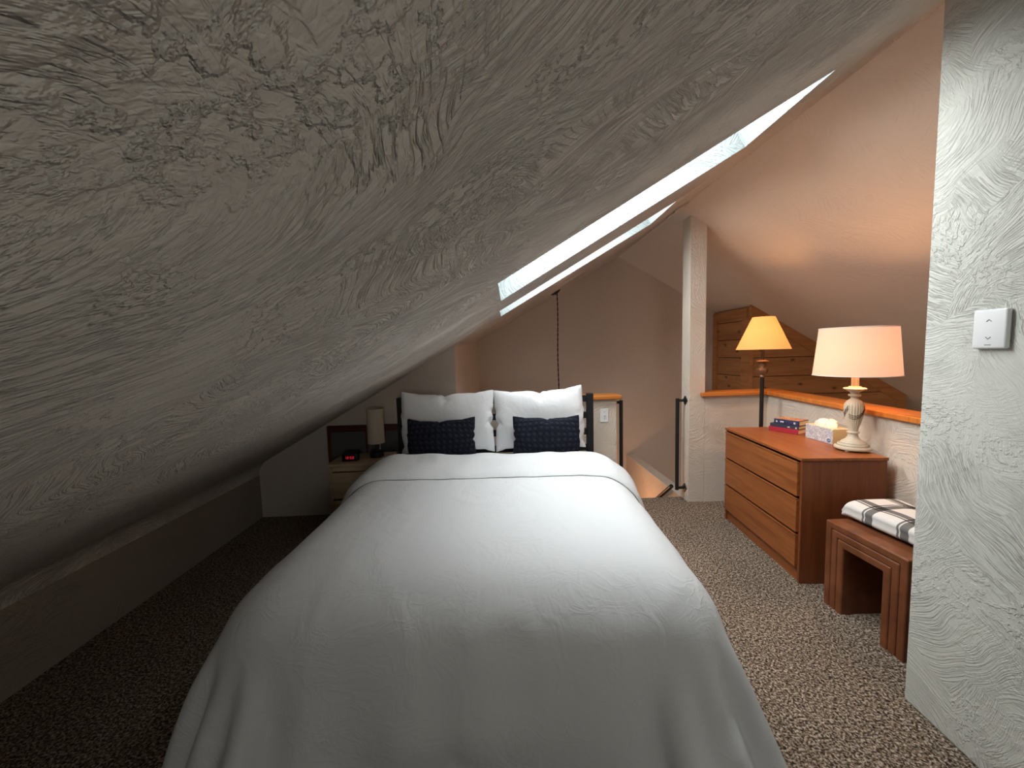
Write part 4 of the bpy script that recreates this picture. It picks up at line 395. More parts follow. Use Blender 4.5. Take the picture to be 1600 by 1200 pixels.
[-2155,2342,24,-2129,2317,58,-2122,2307,133,-2084,2271,189,-2021,2243,225,-1948,2240,252,-1875,2254,278,-1803,2266,309,-1734,2260,348,-1680,2234,399,-1639,2198,458,-1582,2176,506,-1513,2186,542,-1446,2191,580,-1396,2158,631,-1336,2135,673,-1267,2160,690,-1217,2220,694,-1144,2243,701,-1067,2240,711,-989,2237,720,-911,2244,726,-833,2245,731,-754,2245,736,-675,2245,739,-596,2245,742,-517,2246,745,-438,2246,747,-358,2246,749,-279,2246,751,-199,2246,752,-120,2246,753,-40,2246,753,39,2246,753,119,2246,753,198,2246,752,278,2246,751,357,2246,750,437,2246,748,516,2246,746,595,2246,743,674,2245,740,753,2245,736,832,2245,732,910,2242,727,988,2243,720,1065,2244,712,1141,2234,705,1197,2180,703,1269,2160,688,1333,2184,652,1400,2196,616,1467,2164,590,1536,2159,557,1584,2191,506,1622,2228,447,1686,2242,403,1756,2222,373,1822,2185,351,1895,2171,329,1960,2190,295,2002,2222,240,2013,2232,165,2020,2229,88,2061,2262,33,2123,2309,24],
[-2215,2284,24,-2186,2263,56,-2144,2244,104,-2075,2220,132,-1999,2224,152,-1925,2232,176,-1851,2233,206,-1781,2225,243,-1722,2204,292,-1678,2171,349,-1624,2145,400,-1554,2151,435,-1485,2163,470,-1427,2143,518,-1384,2104,572,-1314,2103,602,-1256,2151,610,-1213,2216,612,-1139,2236,619,-1061,2231,630,-984,2228,638,-907,2239,644,-829,2240,649,-750,2240,654,-672,2240,658,-593,2241,661,-514,2241,664,-435,2241,666,-356,2241,668,-277,2241,670,-198,2241,671,-119,2241,671,-40,2241,672,39,2241,672,118,2241,671,197,2241,671,277,2241,670,356,2241,668,435,2241,667,513,2241,665,592,2241,662,671,2240,659,750,2240,655,828,2240,650,906,2237,645,982,2237,638,1060,2239,631,1136,2228,624,1185,2168,623,1250,2129,615,1318,2141,585,1376,2173,542,1446,2158,512,1513,2126,488,1581,2131,452,1622,2166,396,1668,2197,339,1735,2207,298,1807,2189,272,1876,2155,255,1950,2138,240,2022,2152,217,2073,2182,168,2087,2187,93,2112,2201,29,2176,2246,24],
[-2259,2211,25,-2203,2187,55,-2134,2191,48,-2056,2194,59,-1981,2192,83,-1907,2188,113,-1836,2179,148,-1771,2165,190,-1720,2138,245,-1666,2113,296,-1596,2111,332,-1525,2126,363,-1462,2117,408,-1420,2082,465,-1364,2057,510,-1294,2081,527,-1254,2147,529,-1209,2209,530,-1133,2227,538,-1056,2217,549,-980,2220,557,-904,2234,562,-825,2235,568,-747,2235,573,-669,2235,576,-590,2236,580,-512,2236,583,-433,2236,585,-355,2236,587,-276,2236,588,-197,2236,589,-118,2236,590,-40,2236,591,39,2236,591,118,2236,590,197,2236,590,275,2236,589,354,2236,587,433,2236,586,511,2236,583,590,2236,581,668,2235,577,747,2235,574,825,2235,569,903,2232,564,978,2228,557,1056,2233,549,1131,2220,542,1180,2161,542,1231,2104,541,1303,2096,520,1358,2129,476,1423,2144,436,1491,2116,411,1560,2087,389,1626,2100,351,1666,2133,291,1718,2157,237,1788,2162,199,1863,2152,176,1938,2130,163,2012,2106,155,2089,2110,147,2142,2133,99,2162,2139,33,2227,2181,24],
[-2284,2131,24,-2210,2117,37,-2131,2118,35,-2053,2122,30,-1975,2123,44,-1901,2120,70,-1829,2113,103,-1764,2098,145,-1710,2075,197,-1642,2070,233,-1569,2080,262,-1502,2078,303,-1453,2054,359,-1411,2021,415,-1340,2020,443,-1286,2072,447,-1260,2145,447,-1205,2198,449,-1128,2211,457,-1051,2202,469,-975,2216,475,-900,2231,481,-822,2231,486,-744,2233,491,-666,2233,495,-588,2233,498,-510,2232,501,-431,2232,504,-353,2232,505,-275,2232,507,-196,2232,508,-118,2232,509,-39,2232,509,39,2232,509,118,2232,509,196,2232,508,274,2232,507,353,2232,506,431,2232,504,509,2232,502,588,2232,499,666,2232,496,744,2233,492,822,2232,487,899,2228,482,974,2216,476,1051,2225,467,1127,2210,461,1183,2157,461,1216,2088,463,1284,2056,453,1349,2072,419,1401,2103,368,1470,2101,334,1538,2069,314,1609,2045,295,1670,2063,253,1715,2089,194,1776,2103,146,1850,2103,114,1926,2099,93,2004,2089,80,2080,2071,80,2154,2061,83,2210,2078,45,2271,2107,24],
[-2292,2048,24,-2213,2043,24,-2134,2042,24,-2055,2043,24,-1977,2045,28,-1899,2045,41,-1824,2043,64,-1760,2029,105,-1691,2022,140,-1618,2027,169,-1549,2026,206,-1491,2011,259,-1450,1985,320,-1392,1967,361,-1323,1998,368,-1294,2070,367,-1265,2141,366,-1199,2183,368,-1122,2192,378,-1044,2188,389,-971,2213,394,-896,2228,400,-819,2233,405,-741,2236,410,-664,2236,413,-586,2239,417,-508,2237,420,-430,2239,423,-352,2240,425,-274,2240,426,-196,2240,427,-117,2240,429,-39,2240,429,39,2240,429,117,2240,428,196,2240,428,274,2240,426,352,2240,425,430,2240,423,508,2238,421,586,2241,419,663,2233,415,741,2240,411,818,2231,406,895,2226,401,969,2205,395,1046,2212,386,1123,2198,380,1186,2153,379,1213,2079,382,1264,2023,383,1337,2014,366,1388,2044,315,1448,2061,267,1519,2051,237,1588,2016,224,1660,1999,209,1722,2014,167,1773,2031,110,1843,2034,73,1919,2032,50,1996,2027,33,2075,2022,25,2154,2015,27,2228,2008,37,2299,2024,24],
[-2294,1966,24,-2216,1963,24,-2137,1962,24,-2058,1963,24,-1979,1965,24,-1900,1967,25,-1822,1968,35,-1747,1966,57,-1674,1965,87,-1604,1962,123,-1544,1953,173,-1502,1936,237,-1446,1915,285,-1374,1930,294,-1330,1993,288,-1312,2070,288,-1263,2129,285,-1191,2161,290,-1114,2171,300,-1038,2177,309,-967,2211,313,-891,2223,319,-815,2237,324,-738,2243,329,-661,2245,333,-583,2247,337,-506,2249,340,-428,2253,343,-350,2256,345,-273,2257,347,-195,2257,348,-117,2264,352,-39,2260,350,39,2260,351,117,2259,350,195,2261,349,273,2258,348,351,2257,346,429,2257,344,506,2254,342,584,2250,338,660,2242,334,738,2247,331,814,2233,325,891,2225,320,963,2196,315,1041,2196,307,1117,2181,300,1187,2144,298,1224,2077,302,1253,2005,306,1318,1964,308,1387,1975,277,1436,1997,220,1499,2005,174,1572,1993,149,1643,1961,142,1718,1944,136,1786,1953,105,1841,1957,50,1916,1954,29,1995,1948,24,2073,1941,24,2151,1936,24,2230,1934,24,2308,1940,24],
[-2296,1885,24,-2217,1883,24,-2138,1882,24,-2059,1883,24,-1980,1885,24,-1902,1887,24,-1823,1889,25,-1744,1891,33,-1669,1890,57,-1608,1885,105,-1565,1877,170,-1509,1861,219,-1436,1868,226,-1384,1921,216,-1359,1996,213,-1319,2062,208,-1254,2105,208,-1180,2129,217,-1106,2152,223,-1032,2170,229,-963,2206,232,-886,2218,239,-812,2242,244,-735,2252,249,-658,2257,253,-581,2257,257,-504,2266,262,-426,2272,265,-349,2278,268,-272,2279,270,-194,2280,271,-117,2294,277,-39,2288,275,39,2290,276,116,2287,274,195,2287,273,272,2283,271,350,2281,269,428,2280,267,505,2275,264,581,2262,259,657,2255,255,735,2254,250,810,2235,245,887,2223,239,958,2189,235,1034,2181,228,1109,2158,223,1180,2126,220,1237,2073,223,1269,2002,228,1307,1935,235,1378,1909,237,1443,1920,201,1491,1933,141,1556,1934,96,1631,1921,76,1707,1903,69,1782,1884,75,1851,1879,58,1916,1874,24,1994,1868,24,2073,1862,24,2151,1857,24,2230,1855,24,2309,1857,24],
[-2297,1805,24,-2218,1803,24,-2139,1802,24,-2061,1803,24,-1982,1805,24,-1903,1807,24,-1825,1809,24,-1746,1811,24,-1673,1811,47,-1630,1808,111,-1579,1800,165,-1504,1805,168,-1450,1855,152,-1417,1926,143,-1372,1988,135,-1308,2035,133,-1238,2070,137,-1164,2092,147,-1098,2133,145,-1027,2163,149,-956,2195,153,-881,2215,159,-808,2243,164,-732,2260,169,-655,2270,174,-578,2269,178,-502,2286,184,-425,2296,188,-348,2304,191,-271,2305,194,-194,2311,198,-117,2325,203,-39,2323,202,39,2323,203,116,2321,202,195,2319,200,271,2313,196,349,2311,194,427,2307,191,505,2298,187,579,2277,180,655,2270,176,732,2258,170,805,2235,166,880,2216,159,952,2185,154,1026,2165,149,1097,2132,147,1167,2096,146,1235,2055,145,1289,2000,150,1326,1932,158,1371,1870,172,1441,1847,176,1503,1854,135,1548,1858,71,1620,1851,40,1697,1837,30,1775,1821,31,1847,1802,53,1916,1794,29,1993,1788,24,2071,1782,24,2150,1777,24,2228,1775,24,2307,1775,24],
[-2298,1724,24,-2219,1723,24,-2140,1722,24,-2062,1723,24,-1983,1725,24,-1905,1726,24,-1827,1729,24,-1748,1731,24,-1688,1733,52,-1645,1731,115,-1572,1739,119,-1523,1793,95,-1479,1855,78,-1420,1906,67,-1355,1950,67,-1286,1987,72,-1217,2025,74,-1146,2056,79,-1083,2102,73,-1014,2139,74,-942,2168,79,-868,2191,86,-799,2225,86,-725,2249,90,-648,2256,97,-574,2276,98,-497,2287,104,-421,2301,109,-345,2314,113,-268,2323,115,-191,2321,120,-116,2340,124,-38,2340,125,39,2345,125,117,2340,124,192,2335,122,270,2333,119,347,2324,116,424,2318,112,501,2304,107,575,2284,100,647,2256,99,724,2244,92,794,2212,91,866,2190,84,940,2166,78,1012,2136,76,1080,2097,77,1147,2056,79,1215,2016,77,1281,1973,76,1342,1924,82,1392,1864,96,1432,1802,116,1502,1777,122,1553,1778,69,1611,1772,26,1688,1757,24,1765,1742,24,1842,1728,27,1914,1715,36,1990,1708,24,2068,1702,24,2146,1698,24,2225,1695,24,2304,1694,24],
[-2297,1643,24,-2219,1643,24,-2140,1642,24,-2061,1643,24,-1983,1644,24,-1905,1646,24,-1827,1648,24,-1749,1651,24,-1692,1653,54,-1633,1666,77,-1579,1712,47,-1519,1758,33,-1455,1802,29,-1389,1845,28,-1322,1886,30,-1254,1926,32,-1186,1965,31,-1119,2004,29,-1050,2041,32,-985,2080,36,-919,2111,31,-846,2139,32,-774,2162,45,-706,2191,42,-637,2212,37,-561,2228,36,-485,2242,39,-410,2258,44,-337,2275,47,-261,2288,46,-184,2292,50,-109,2284,69,-37,2304,55,40,2298,61,111,2302,55,188,2304,50,264,2295,53,339,2287,47,415,2271,48,483,2249,53,559,2238,39,633,2214,36,700,2181,52,771,2159,39,844,2133,33,917,2108,31,984,2079,36,1050,2040,31,1116,1999,32,1183,1958,33,1249,1916,32,1314,1872,31,1378,1825,33,1436,1775,43,1490,1726,67,1554,1699,69,1602,1692,24,1679,1678,24,1755,1663,24,1832,1649,24,1908,1637,32,1985,1629,24,2063,1622,24,2141,1618,24,2220,1615,24,2299,1612,24],
[-2296,1563,24,-2218,1563,24,-2139,1562,24,-2060,1563,24,-1981,1564,24,-1902,1566,24,-1824,1568,24,-1746,1571,24,-1676,1577,44,-1615,1608,30,-1548,1647,24,-1482,1689,24,-1416,1732,24,-1350,1775,24,-1283,1817,24,-1216,1856,24,-1149,1895,24,-1081,1934,24,-1013,1972,24,-948,2009,36,-890,2036,24,-818,2066,24,-747,2092,26,-677,2117,32,-619,2135,24,-545,2153,26,-469,2168,24,-394,2184,24,-318,2201,24,-253,2214,36,-179,2218,24,-102,2223,24,-30,2230,43,35,2231,24,113,2230,24,185,2231,44,253,2223,24,329,2213,29,393,2199,27,467,2179,24,540,2163,32,603,2142,24,675,2112,24,744,2084,33,816,2059,24,890,2033,24,947,2009,37,1010,1972,24,1077,1931,24,1143,1890,24,1208,1848,24,1273,1804,24,1337,1759,24,1401,1713,24,1466,1669,26,1526,1627,52,1590,1613,24,1667,1598,24,1744,1583,24,1821,1569,24,1899,1558,24,1978,1549,24,2056,1543,24,2135,1538,24,2214,1535,24,2293,1532,24],
[-2296,1483,24,-2217,1483,24,-2138,1482,24,-2058,1483,24,-1978,1484,24,-1899,1486,24,-1819,1488,24,-1738,1492,24,-1657,1504,24,-1581,1537,24,-1510,1577,24,-1442,1620,24,-1376,1663,24,-1310,1706,24,-1243,1747,24,-1176,1787,24,-1109,1826,24,-1042,1864,24,-974,1902,24,-911,1938,39,-859,1962,24,-786,1992,24,-722,2017,34,-653,2040,32,-594,2059,25,-529,2076,31,-453,2090,24,-377,2106,24,-301,2123,24,-245,2134,40,-174,2138,24,-95,2143,24,-26,2150,45,34,2150,24,113,2150,24,181,2151,49,242,2144,24,318,2133,30,373,2122,27,448,2102,24,520,2086,35,572,2069,24,644,2038,24,716,2010,24,789,1984,24,863,1958,24,909,1938,41,969,1903,24,1036,1862,24,1101,1822,24,1166,1780,24,1230,1736,24,1294,1691,24,1359,1645,24,1425,1600,24,1495,1560,24,1572,1535,24,1652,1520,24,1731,1504,24,1810,1490,24,1889,1479,24,1969,1470,24,2049,1463,24,2129,1459,24,2208,1455,24,2287,1452,24],
]
PILLOW = [
[-737,-518,1,-693,-510,0,-649,-501,0,-606,-490,0,-562,-479,0,-519,-470,0,-475,-462,0,-431,-451,0,-388,-441,0,-345,-429,0,-303,-414,0,-262,-395,0,-224,-372,0,-195,-378,0,-157,-393,0,-112,-389,0,-70,-400,0,-25,-403,0,19,-399,0,62,-398,0,106,-406,0,151,-410,0,195,-410,0,239,-401,0,275,-388,0,308,-418,0,351,-429,0,395,-437,0,439,-445,0,483,-452,0,527,-457,0,572,-457,0,606,-483,0,649,-496,0,691,-510,0,734,-522,0],
[-722,-475,0,-696,-481,36,-653,-479,43,-609,-474,45,-565,-466,46,-521,-460,49,-478,-448,48,-434,-439,48,-391,-429,48,-347,-422,50,-309,-400,46,-274,-373,41,-235,-358,39,-195,-370,45,-157,-389,49,-112,-387,48,-68,-390,49,-25,-396,50,19,-394,49,64,-393,48,108,-397,49,151,-400,49,195,-395,46,235,-382,43,277,-385,43,310,-409,49,353,-418,50,397,-427,50,441,-431,48,485,-440,48,529,-445,47,568,-458,48,611,-467,46,655,-473,42,696,-481,37,724,-478,0],
[-703,-434,0,-690,-440,47,-659,-447,74,-614,-446,81,-570,-440,83,-526,-438,88,-482,-430,89,-438,-422,90,-394,-413,90,-350,-408,92,-308,-392,90,-275,-365,84,-235,-351,83,-197,-357,85,-156,-371,91,-112,-374,91,-69,-384,94,-25,-387,95,20,-384,93,64,-382,93,109,-383,92,153,-387,92,195,-380,89,235,-365,83,276,-370,84,315,-389,89,356,-406,93,400,-406,90,444,-417,90,487,-427,91,532,-432,90,575,-431,82,618,-442,83,661,-446,76,689,-439,42,713,-434,0],
[-670,-409,0,-670,-401,47,-656,-407,89,-619,-410,107,-575,-409,115,-531,-406,119,-487,-404,125,-443,-396,125,-399,-395,132,-354,-388,133,-311,-378,132,-277,-354,126,-240,-344,124,-196,-347,126,-152,-344,126,-113,-363,134,-69,-367,136,-25,-367,135,20,-368,136,64,-367,135,109,-368,135,153,-366,133,198,-364,130,236,-344,122,275,-359,127,316,-375,132,360,-384,133,404,-389,132,448,-394,129,492,-399,127,536,-402,123,580,-405,119,622,-406,107,653,-401,77,680,-395,42,702,-390,0],
[-663,-371,0,-642,-371,42,-633,-368,84,-614,-375,123,-581,-374,143,-536,-370,146,-492,-369,152,-448,-366,158,-404,-365,165,-360,-361,168,-315,-357,173,-275,-342,166,-239,-321,157,-198,-328,165,-155,-332,170,-113,-340,172,-69,-342,173,-24,-340,171,20,-346,175,65,-347,176,109,-346,174,154,-346,173,198,-340,169,238,-329,164,278,-338,167,320,-349,169,364,-356,168,408,-363,168,453,-363,161,497,-367,158,541,-367,151,584,-366,138,620,-362,115,651,-356,83,676,-350,46,691,-346,0],
[-664,-326,0,-645,-326,44,-631,-328,85,-614,-330,125,-581,-333,154,-541,-333,172,-497,-329,174,-453,-331,186,-409,-329,192,-365,-327,198,-321,-326,205,-279,-315,201,-236,-308,199,-194,-298,195,-158,-311,207,-113,-313,208,-68,-314,208,-24,-314,209,21,-315,209,65,-316,209,110,-315,207,155,-314,206,199,-316,208,240,-307,199,281,-314,202,324,-323,205,368,-323,198,413,-327,195,457,-327,187,501,-327,180,544,-326,168,585,-322,149,618,-317,121,647,-311,87,668,-306,48,678,-302,0],
[-663,-281,0,-648,-281,46,-634,-283,88,-610,-285,126,-581,-288,159,-543,-290,183,-501,-291,197,-457,-290,204,-413,-289,213,-369,-288,220,-326,-288,229,-283,-284,234,-239,-279,233,-197,-270,229,-157,-281,241,-113,-280,239,-68,-280,239,-23,-282,240,21,-281,238,65,-281,237,110,-283,238,155,-282,238,199,-285,240,242,-279,234,284,-282,234,329,-287,233,373,-287,224,416,-286,215,460,-286,207,503,-284,194,544,-281,177,583,-277,156,615,-272,125,638,-267,88,658,-262,48,661,-261,0],
[-660,-236,0,-650,-237,49,-627,-239,87,-608,-241,127,-579,-243,161,-542,-245,184,-503,-247,207,-460,-247,217,-416,-246,227,-373,-247,238,-328,-246,244,-285,-246,253,-242,-245,263,-201,-240,261,-157,-244,267,-112,-244,267,-68,-243,265,-23,-242,260,22,-243,263,66,-244,262,110,-243,260,155,-245,264,200,-245,259,244,-246,262,288,-246,260,332,-246,250,375,-245,240,420,-245,234,461,-242,217,505,-241,207,544,-237,186,580,-232,161,610,-227,128,626,-223,88,644,-219,47,651,-217,0],
[-654,-191,0,-641,-193,46,-624,-194,87,-603,-196,127,-579,-198,164,-542,-200,189,-504,-201,211,-462,-203,228,-419,-203,239,-375,-203,248,-332,-203,259,-288,-203,267,-244,-203,276,-201,-202,283,-157,-203,286,-112,-202,281,-67,-203,285,-23,-201,279,22,-201,280,66,-201,278,111,-201,278,156,-203,279,200,-203,277,245,-202,270,289,-203,270,333,-202,262,376,-201,251,419,-200,241,463,-199,231,504,-196,214,544,-193,194,577,-187,164,605,-182,131,622,-178,90,633,-175,47,639,-173,0],
[-649,-146,0,-640,-148,49,-612,-153,83,-597,-151,125,-576,-152,165,-544,-155,195,-505,-157,217,-463,-158,234,-420,-158,246,-376,-158,253,-333,-158,266,-289,-158,274,-246,-159,285,-201,-159,289,-157,-159,297,-112,-159,297,-67,-159,297,-23,-159,297,22,-159,296,67,-159,294,111,-158,290,156,-158,289,201,-158,286,245,-159,285,290,-158,278,334,-158,272,378,-157,264,421,-156,254,464,-155,242,505,-151,222,544,-148,202,575,-143,171,599,-137,133,618,-133,93,627,-130,50,633,-129,0],
[-638,-102,0,-624,-106,46,-613,-108,88,-588,-111,122,-564,-109,159,-541,-111,197,-505,-112,220,-464,-112,237,-420,-113,248,-377,-113,260,-334,-113,270,-290,-113,280,-246,-113,287,-201,-114,293,-157,-114,296,-112,-114,301,-67,-114,301,-23,-114,300,22,-114,301,67,-114,302,112,-114,299,156,-114,296,201,-114,295,246,-113,289,290,-113,285,335,-113,279,378,-112,270,423,-112,263,465,-110,250,507,-108,235,541,-103,208,566,-99,171,589,-93,133,600,-94,93,603,-95,48,605,-95,0],
[-625,-58,0,-613,-63,47,-599,-67,88,-599,-69,130,-573,-68,167,-542,-67,199,-504,-67,221,-464,-67,239,-422,-67,254,-377,-68,261,-333,-68,270,-290,-68,281,-245,-68,286,-201,-68,295,-157,-69,302,-112,-69,304,-67,-69,306,-23,-69,305,22,-69,308,67,-69,306,112,-69,304,157,-69,303,201,-68,295,246,-68,292,290,-68,288,335,-68,282,379,-67,277,423,-67,270,467,-66,260,503,-65,237,523,-65,199,554,-55,170,570,-53,129,577,-56,87,573,-64,45,569,-75,0],
[-606,-18,0,-602,-19,48,-604,-23,89,-599,-24,129,-571,-23,164,-539,-22,194,-505,-22,223,-464,-22,240,-421,-22,253,-377,-22,262,-334,-22,273,-290,-23,283,-245,-23,288,-201,-23,295,-157,-23,302,-112,-23,304,-68,-24,309,-23,-24,309,22,-24,309,67,-23,305,112,-23,305,156,-23,301,201,-23,300,246,-23,293,290,-22,288,335,-22,283,379,-22,278,421,-22,263,464,-22,252,504,-22,236,527,-23,200,533,-16,159,553,-12,126,559,-19,84,567,-24,44,587,-34,0],
[-603,25,0,-604,23,48,-604,21,91,-602,21,132,-571,21,163,-539,23,194,-503,24,220,-463,23,239,-421,23,253,-377,23,263,-333,23,270,-289,23,280,-245,23,288,-201,22,296,-157,22,301,-112,22,306,-67,22,309,-23,22,310,22,22,311,67,22,310,112,22,308,156,22,303,201,22,299,246,23,294,290,23,288,335,23,284,378,23,275,422,23,265,465,22,254,504,22,234,531,22,204,549,20,166,554,27,125,568,23,84,587,14,45,603,9,0],
[-619,66,0,-623,63,47,-617,62,91,-595,65,127,-571,63,163,-533,66,185,-502,68,217,-462,69,237,-420,68,249,-376,68,259,-333,68,269,-288,68,276,-245,68,289,-201,68,295,-156,68,301,-112,67,306,-67,67,311,-23,67,311,22,67,312,67,67,310,112,67,308,156,67,300,201,68,297,245,68,290,289,68,283,334,68,280,378,68,273,421,68,261,464,67,249,507,66,236,540,66,208,566,61,173,585,58,133,600,55,92,608,54,48,616,52,0],
[-644,101,0,-632,104,48,-613,106,88,-591,108,126,-576,108,166,-540,110,192,-501,113,215,-462,113,234,-419,114,246,-376,113,256,-332,113,266,-288,113,275,-244,113,283,-200,113,292,-156,113,299,-111,113,304,-67,112,310,-23,112,313,22,112,312,67,112,306,111,112,300,156,113,298,200,113,292,245,113,288,289,113,281,333,113,271,377,113,266,421,113,258,463,112,244,504,110,225,541,108,202,575,105,174,593,102,133,611,98,92,618,95,49,622,95,0],
[-649,146,0,-639,145,49,-620,147,90,-599,152,127,-580,153,168,-542,155,191,-504,157,214,-461,158,227,-418,158,239,-374,158,249,-331,158,261,-287,158,269,-243,158,277,-199,158,287,-155,158,294,-111,158,302,-67,158,309,-23,157,310,22,158,310,67,158,306,110,157,296,155,158,294,199,158,286,243,157,277,287,157,270,331,157,262,376,157,257,419,157,246,464,157,240,505,155,223,544,153,201,567,147,164,590,145,129,607,143,89,614,139,46,609,139,0],
[-641,191,0,-637,189,48,-629,192,90,-609,194,130,-582,198,165,-542,200,186,-502,202,207,-459,203,220,-415,202,228,-372,203,242,-329,203,251,-285,203,261,-242,203,273,-197,202,278,-153,202,286,-109,202,294,-65,199,295,-22,198,298,21,201,299,64,200,290,109,201,286,153,202,281,197,201,274,242,202,268,286,202,261,330,202,254,374,202,246,418,201,237,462,201,229,505,200,218,540,196,191,578,191,167,597,187,129,610,184,88,622,181,46,636,174,0],
[-657,229,0,-650,232,49,-627,236,87,-612,239,128,-582,243,160,-542,246,182,-499,246,194,-456,247,208,-414,247,222,-370,247,231,-326,247,240,-283,247,250,-238,244,254,-194,244,262,-150,242,266,-106,241,271,-62,236,274,-24,229,267,19,238,273,63,242,274,106,242,267,150,242,261,195,244,258,239,244,253,284,245,247,328,245,240,372,245,232,415,243,221,459,244,214,504,244,206,545,240,189,577,235,159,609,229,129,633,223,92,647,218,50,654,215,0],
[-668,273,0,-657,276,47,-639,280,88,-612,284,123,-581,288,154,-539,289,170,-497,290,185,-454,290,197,-411,291,208,-367,290,218,-323,289,225,-279,286,230,-234,283,233,-190,283,239,-146,282,245,-101,278,247,-59,267,241,-20,249,229,19,262,237,60,275,245,103,279,243,147,282,241,192,284,237,236,284,231,281,285,227,325,287,222,369,287,216,413,287,208,457,286,199,501,286,190,543,284,176,583,280,157,615,274,126,637,268,89,655,262,48,668,258,0],
[-677,317,0,-663,320,46,-642,325,85,-615,329,120,-578,332,142,-537,333,159,-494,334,173,-450,332,180,-406,331,188,-362,330,197,-318,323,197,-274,322,203,-230,319,207,-186,316,208,-142,314,213,-98,308,213,-56,296,207,-15,281,198,24,274,195,58,298,208,99,313,214,144,317,212,188,318,208,232,320,204,277,323,202,321,323,196,366,325,193,409,327,186,454,328,182,498,327,171,542,328,165,582,323,145,618,318,120,646,312,86,666,306,47,680,302,0],
[-687,361,0,-672,364,46,-648,369,83,-616,374,113,-576,376,131,-533,376,144,-489,373,150,-445,372,158,-401,370,165,-357,361,164,-312,356,167,-269,348,168,-226,346,172,-182,348,177,-138,341,177,-94,333,176,-60,310,167,-20,293,158,16,303,164,53,327,174,96,335,174,140,343,175,185,347,173,229,351,171,273,353,168,318,357,166,362,357,162,406,365,164,450,367,158,494,366,149,538,367,142,582,367,133,621,363,114,652,356,82,675,350,45,691,346,0],
[-698,405,0,-679,409,45,-651,414,78,-613,415,98,-570,415,110,-527,412,118,-483,410,125,-439,405,129,-395,397,129,-351,393,132,-307,385,133,-266,370,129,-222,370,133,-179,366,136,-134,364,138,-94,349,134,-63,319,125,-28,309,123,11,327,129,52,341,131,92,359,136,137,363,135,181,369,134,225,376,134,270,380,133,313,382,130,357,389,130,402,395,130,446,399,128,489,402,122,533,405,119,577,405,109,620,404,99,657,401,78,685,394,44,703,389,0],
[-708,449,0,-687,454,44,-650,457,69,-607,455,76,-565,445,80,-521,444,87,-478,432,87,-434,432,92,-390,424,93,-347,411,92,-304,400,91,-262,386,89,-219,381,90,-175,379,94,-133,368,94,-101,355,90,-64,340,90,-24,322,81,6,345,88,47,362,92,90,374,94,135,377,92,179,383,92,223,387,90,266,397,91,310,406,92,354,411,91,399,416,90,442,422,90,485,428,88,528,435,85,572,440,83,616,444,78,659,442,66,694,439,42,715,433,0],
[-718,494,0,-687,497,34,-644,494,44,-601,483,44,-558,475,47,-516,461,47,-472,455,49,-431,440,49,-387,436,50,-344,424,49,-301,414,48,-258,403,47,-215,392,46,-171,388,49,-133,372,49,-96,370,49,-61,350,48,-33,337,45,9,346,46,51,358,49,91,377,50,132,392,50,176,397,49,220,401,47,263,413,49,308,419,49,352,423,47,396,430,48,438,439,49,480,450,50,524,455,46,567,462,44,610,474,45,654,481,44,697,480,33,727,477,0],
[-725,538,0,-682,527,0,-639,516,0,-596,503,0,-553,491,0,-510,479,0,-468,463,0,-431,444,0,-386,441,0,-343,432,0,-299,423,0,-255,414,0,-212,405,0,-169,393,0,-132,374,0,-95,376,0,-55,360,0,-26,326,0,9,342,0,47,365,0,89,381,0,132,392,0,174,406,0,218,412,0,263,418,0,306,427,0,350,434,0,394,441,0,436,439,0,476,459,0,519,472,0,563,482,0,606,493,0,650,503,0,693,513,0,737,521,0],
]

# ------------------------------------------------------------------ the room
YR, YB, YG = -1.6, 3.50, 5.15        # rear wall, wall behind the bed, far gable
KX = -2.09                           # low knee wall on the left
A1, B1, C1, D1 = (.021, 1.612), (1.238, 1.439), (1.288, 2.034), (.044, 2.250)
A2, B2, C2, D2 = (.044, 2.798), (1.211, 2.624), (1.271, 3.200), (.061, 3.300)

bm = bmesh.new()
def sv(p): return bm.verts.new((p[0], p[1], ceil_left(p[0])))
cr = .15; ct = cr/math.tan(math.radians(60)); cc = (KX + cr, ceil_left(KX) - ct)
arc = [(cc[0]+cr*math.cos(math.radians(a)), cc[1]+cr*math.sin(math.radians(a))) for a in range(180, 119, -6)]
xs = arc[-1][0]
outer = [sv((xs, YR)), sv((RX, YR)), sv((RX, YG)), sv((xs, YG))]
edges = []
for loop in (outer, [sv(p) for p in (A1, B1, C1, D1)], [sv(p) for p in (A2, B2, C2, D2)]):
    for i in range(4): edges.append(bm.edges.new((loop[i], loop[(i+1) % 4])))
bmesh.ops.triangle_fill(bm, edges=edges, use_beauty=True)
for f in bm.faces:
    if f.normal.z > 0: f.normal_flip()
prev = None
for q in arc:
    a, b = bm.verts.new((q[0], YR, q[1])), bm.verts.new((q[0], YG, q[1]))
    if prev: 
        f = bm.faces.new((prev[0], prev[1], b, a)); f.smooth = True
    prev = (a, b)
bmesh.ops.remove_doubles(bm, verts=bm.verts[:], dist=.0005)
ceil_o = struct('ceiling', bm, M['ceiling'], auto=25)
mb = MB(); mb.face([(RX, YR, RZ), (RX, YG, RZ), (6.6, YG, ceil_right(6.6)), (6.6, YR, ceil_right(6.6))])
struct('ceiling_right', mb, M['ceiling_far'])

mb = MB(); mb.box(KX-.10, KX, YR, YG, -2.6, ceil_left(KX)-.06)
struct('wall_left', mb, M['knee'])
mb = MB(); mb.prism([(KX-.1, YR-.1), (6.7, YR-.1), (6.7, YR), (KX-.1, YR)], -2.6, -.02)
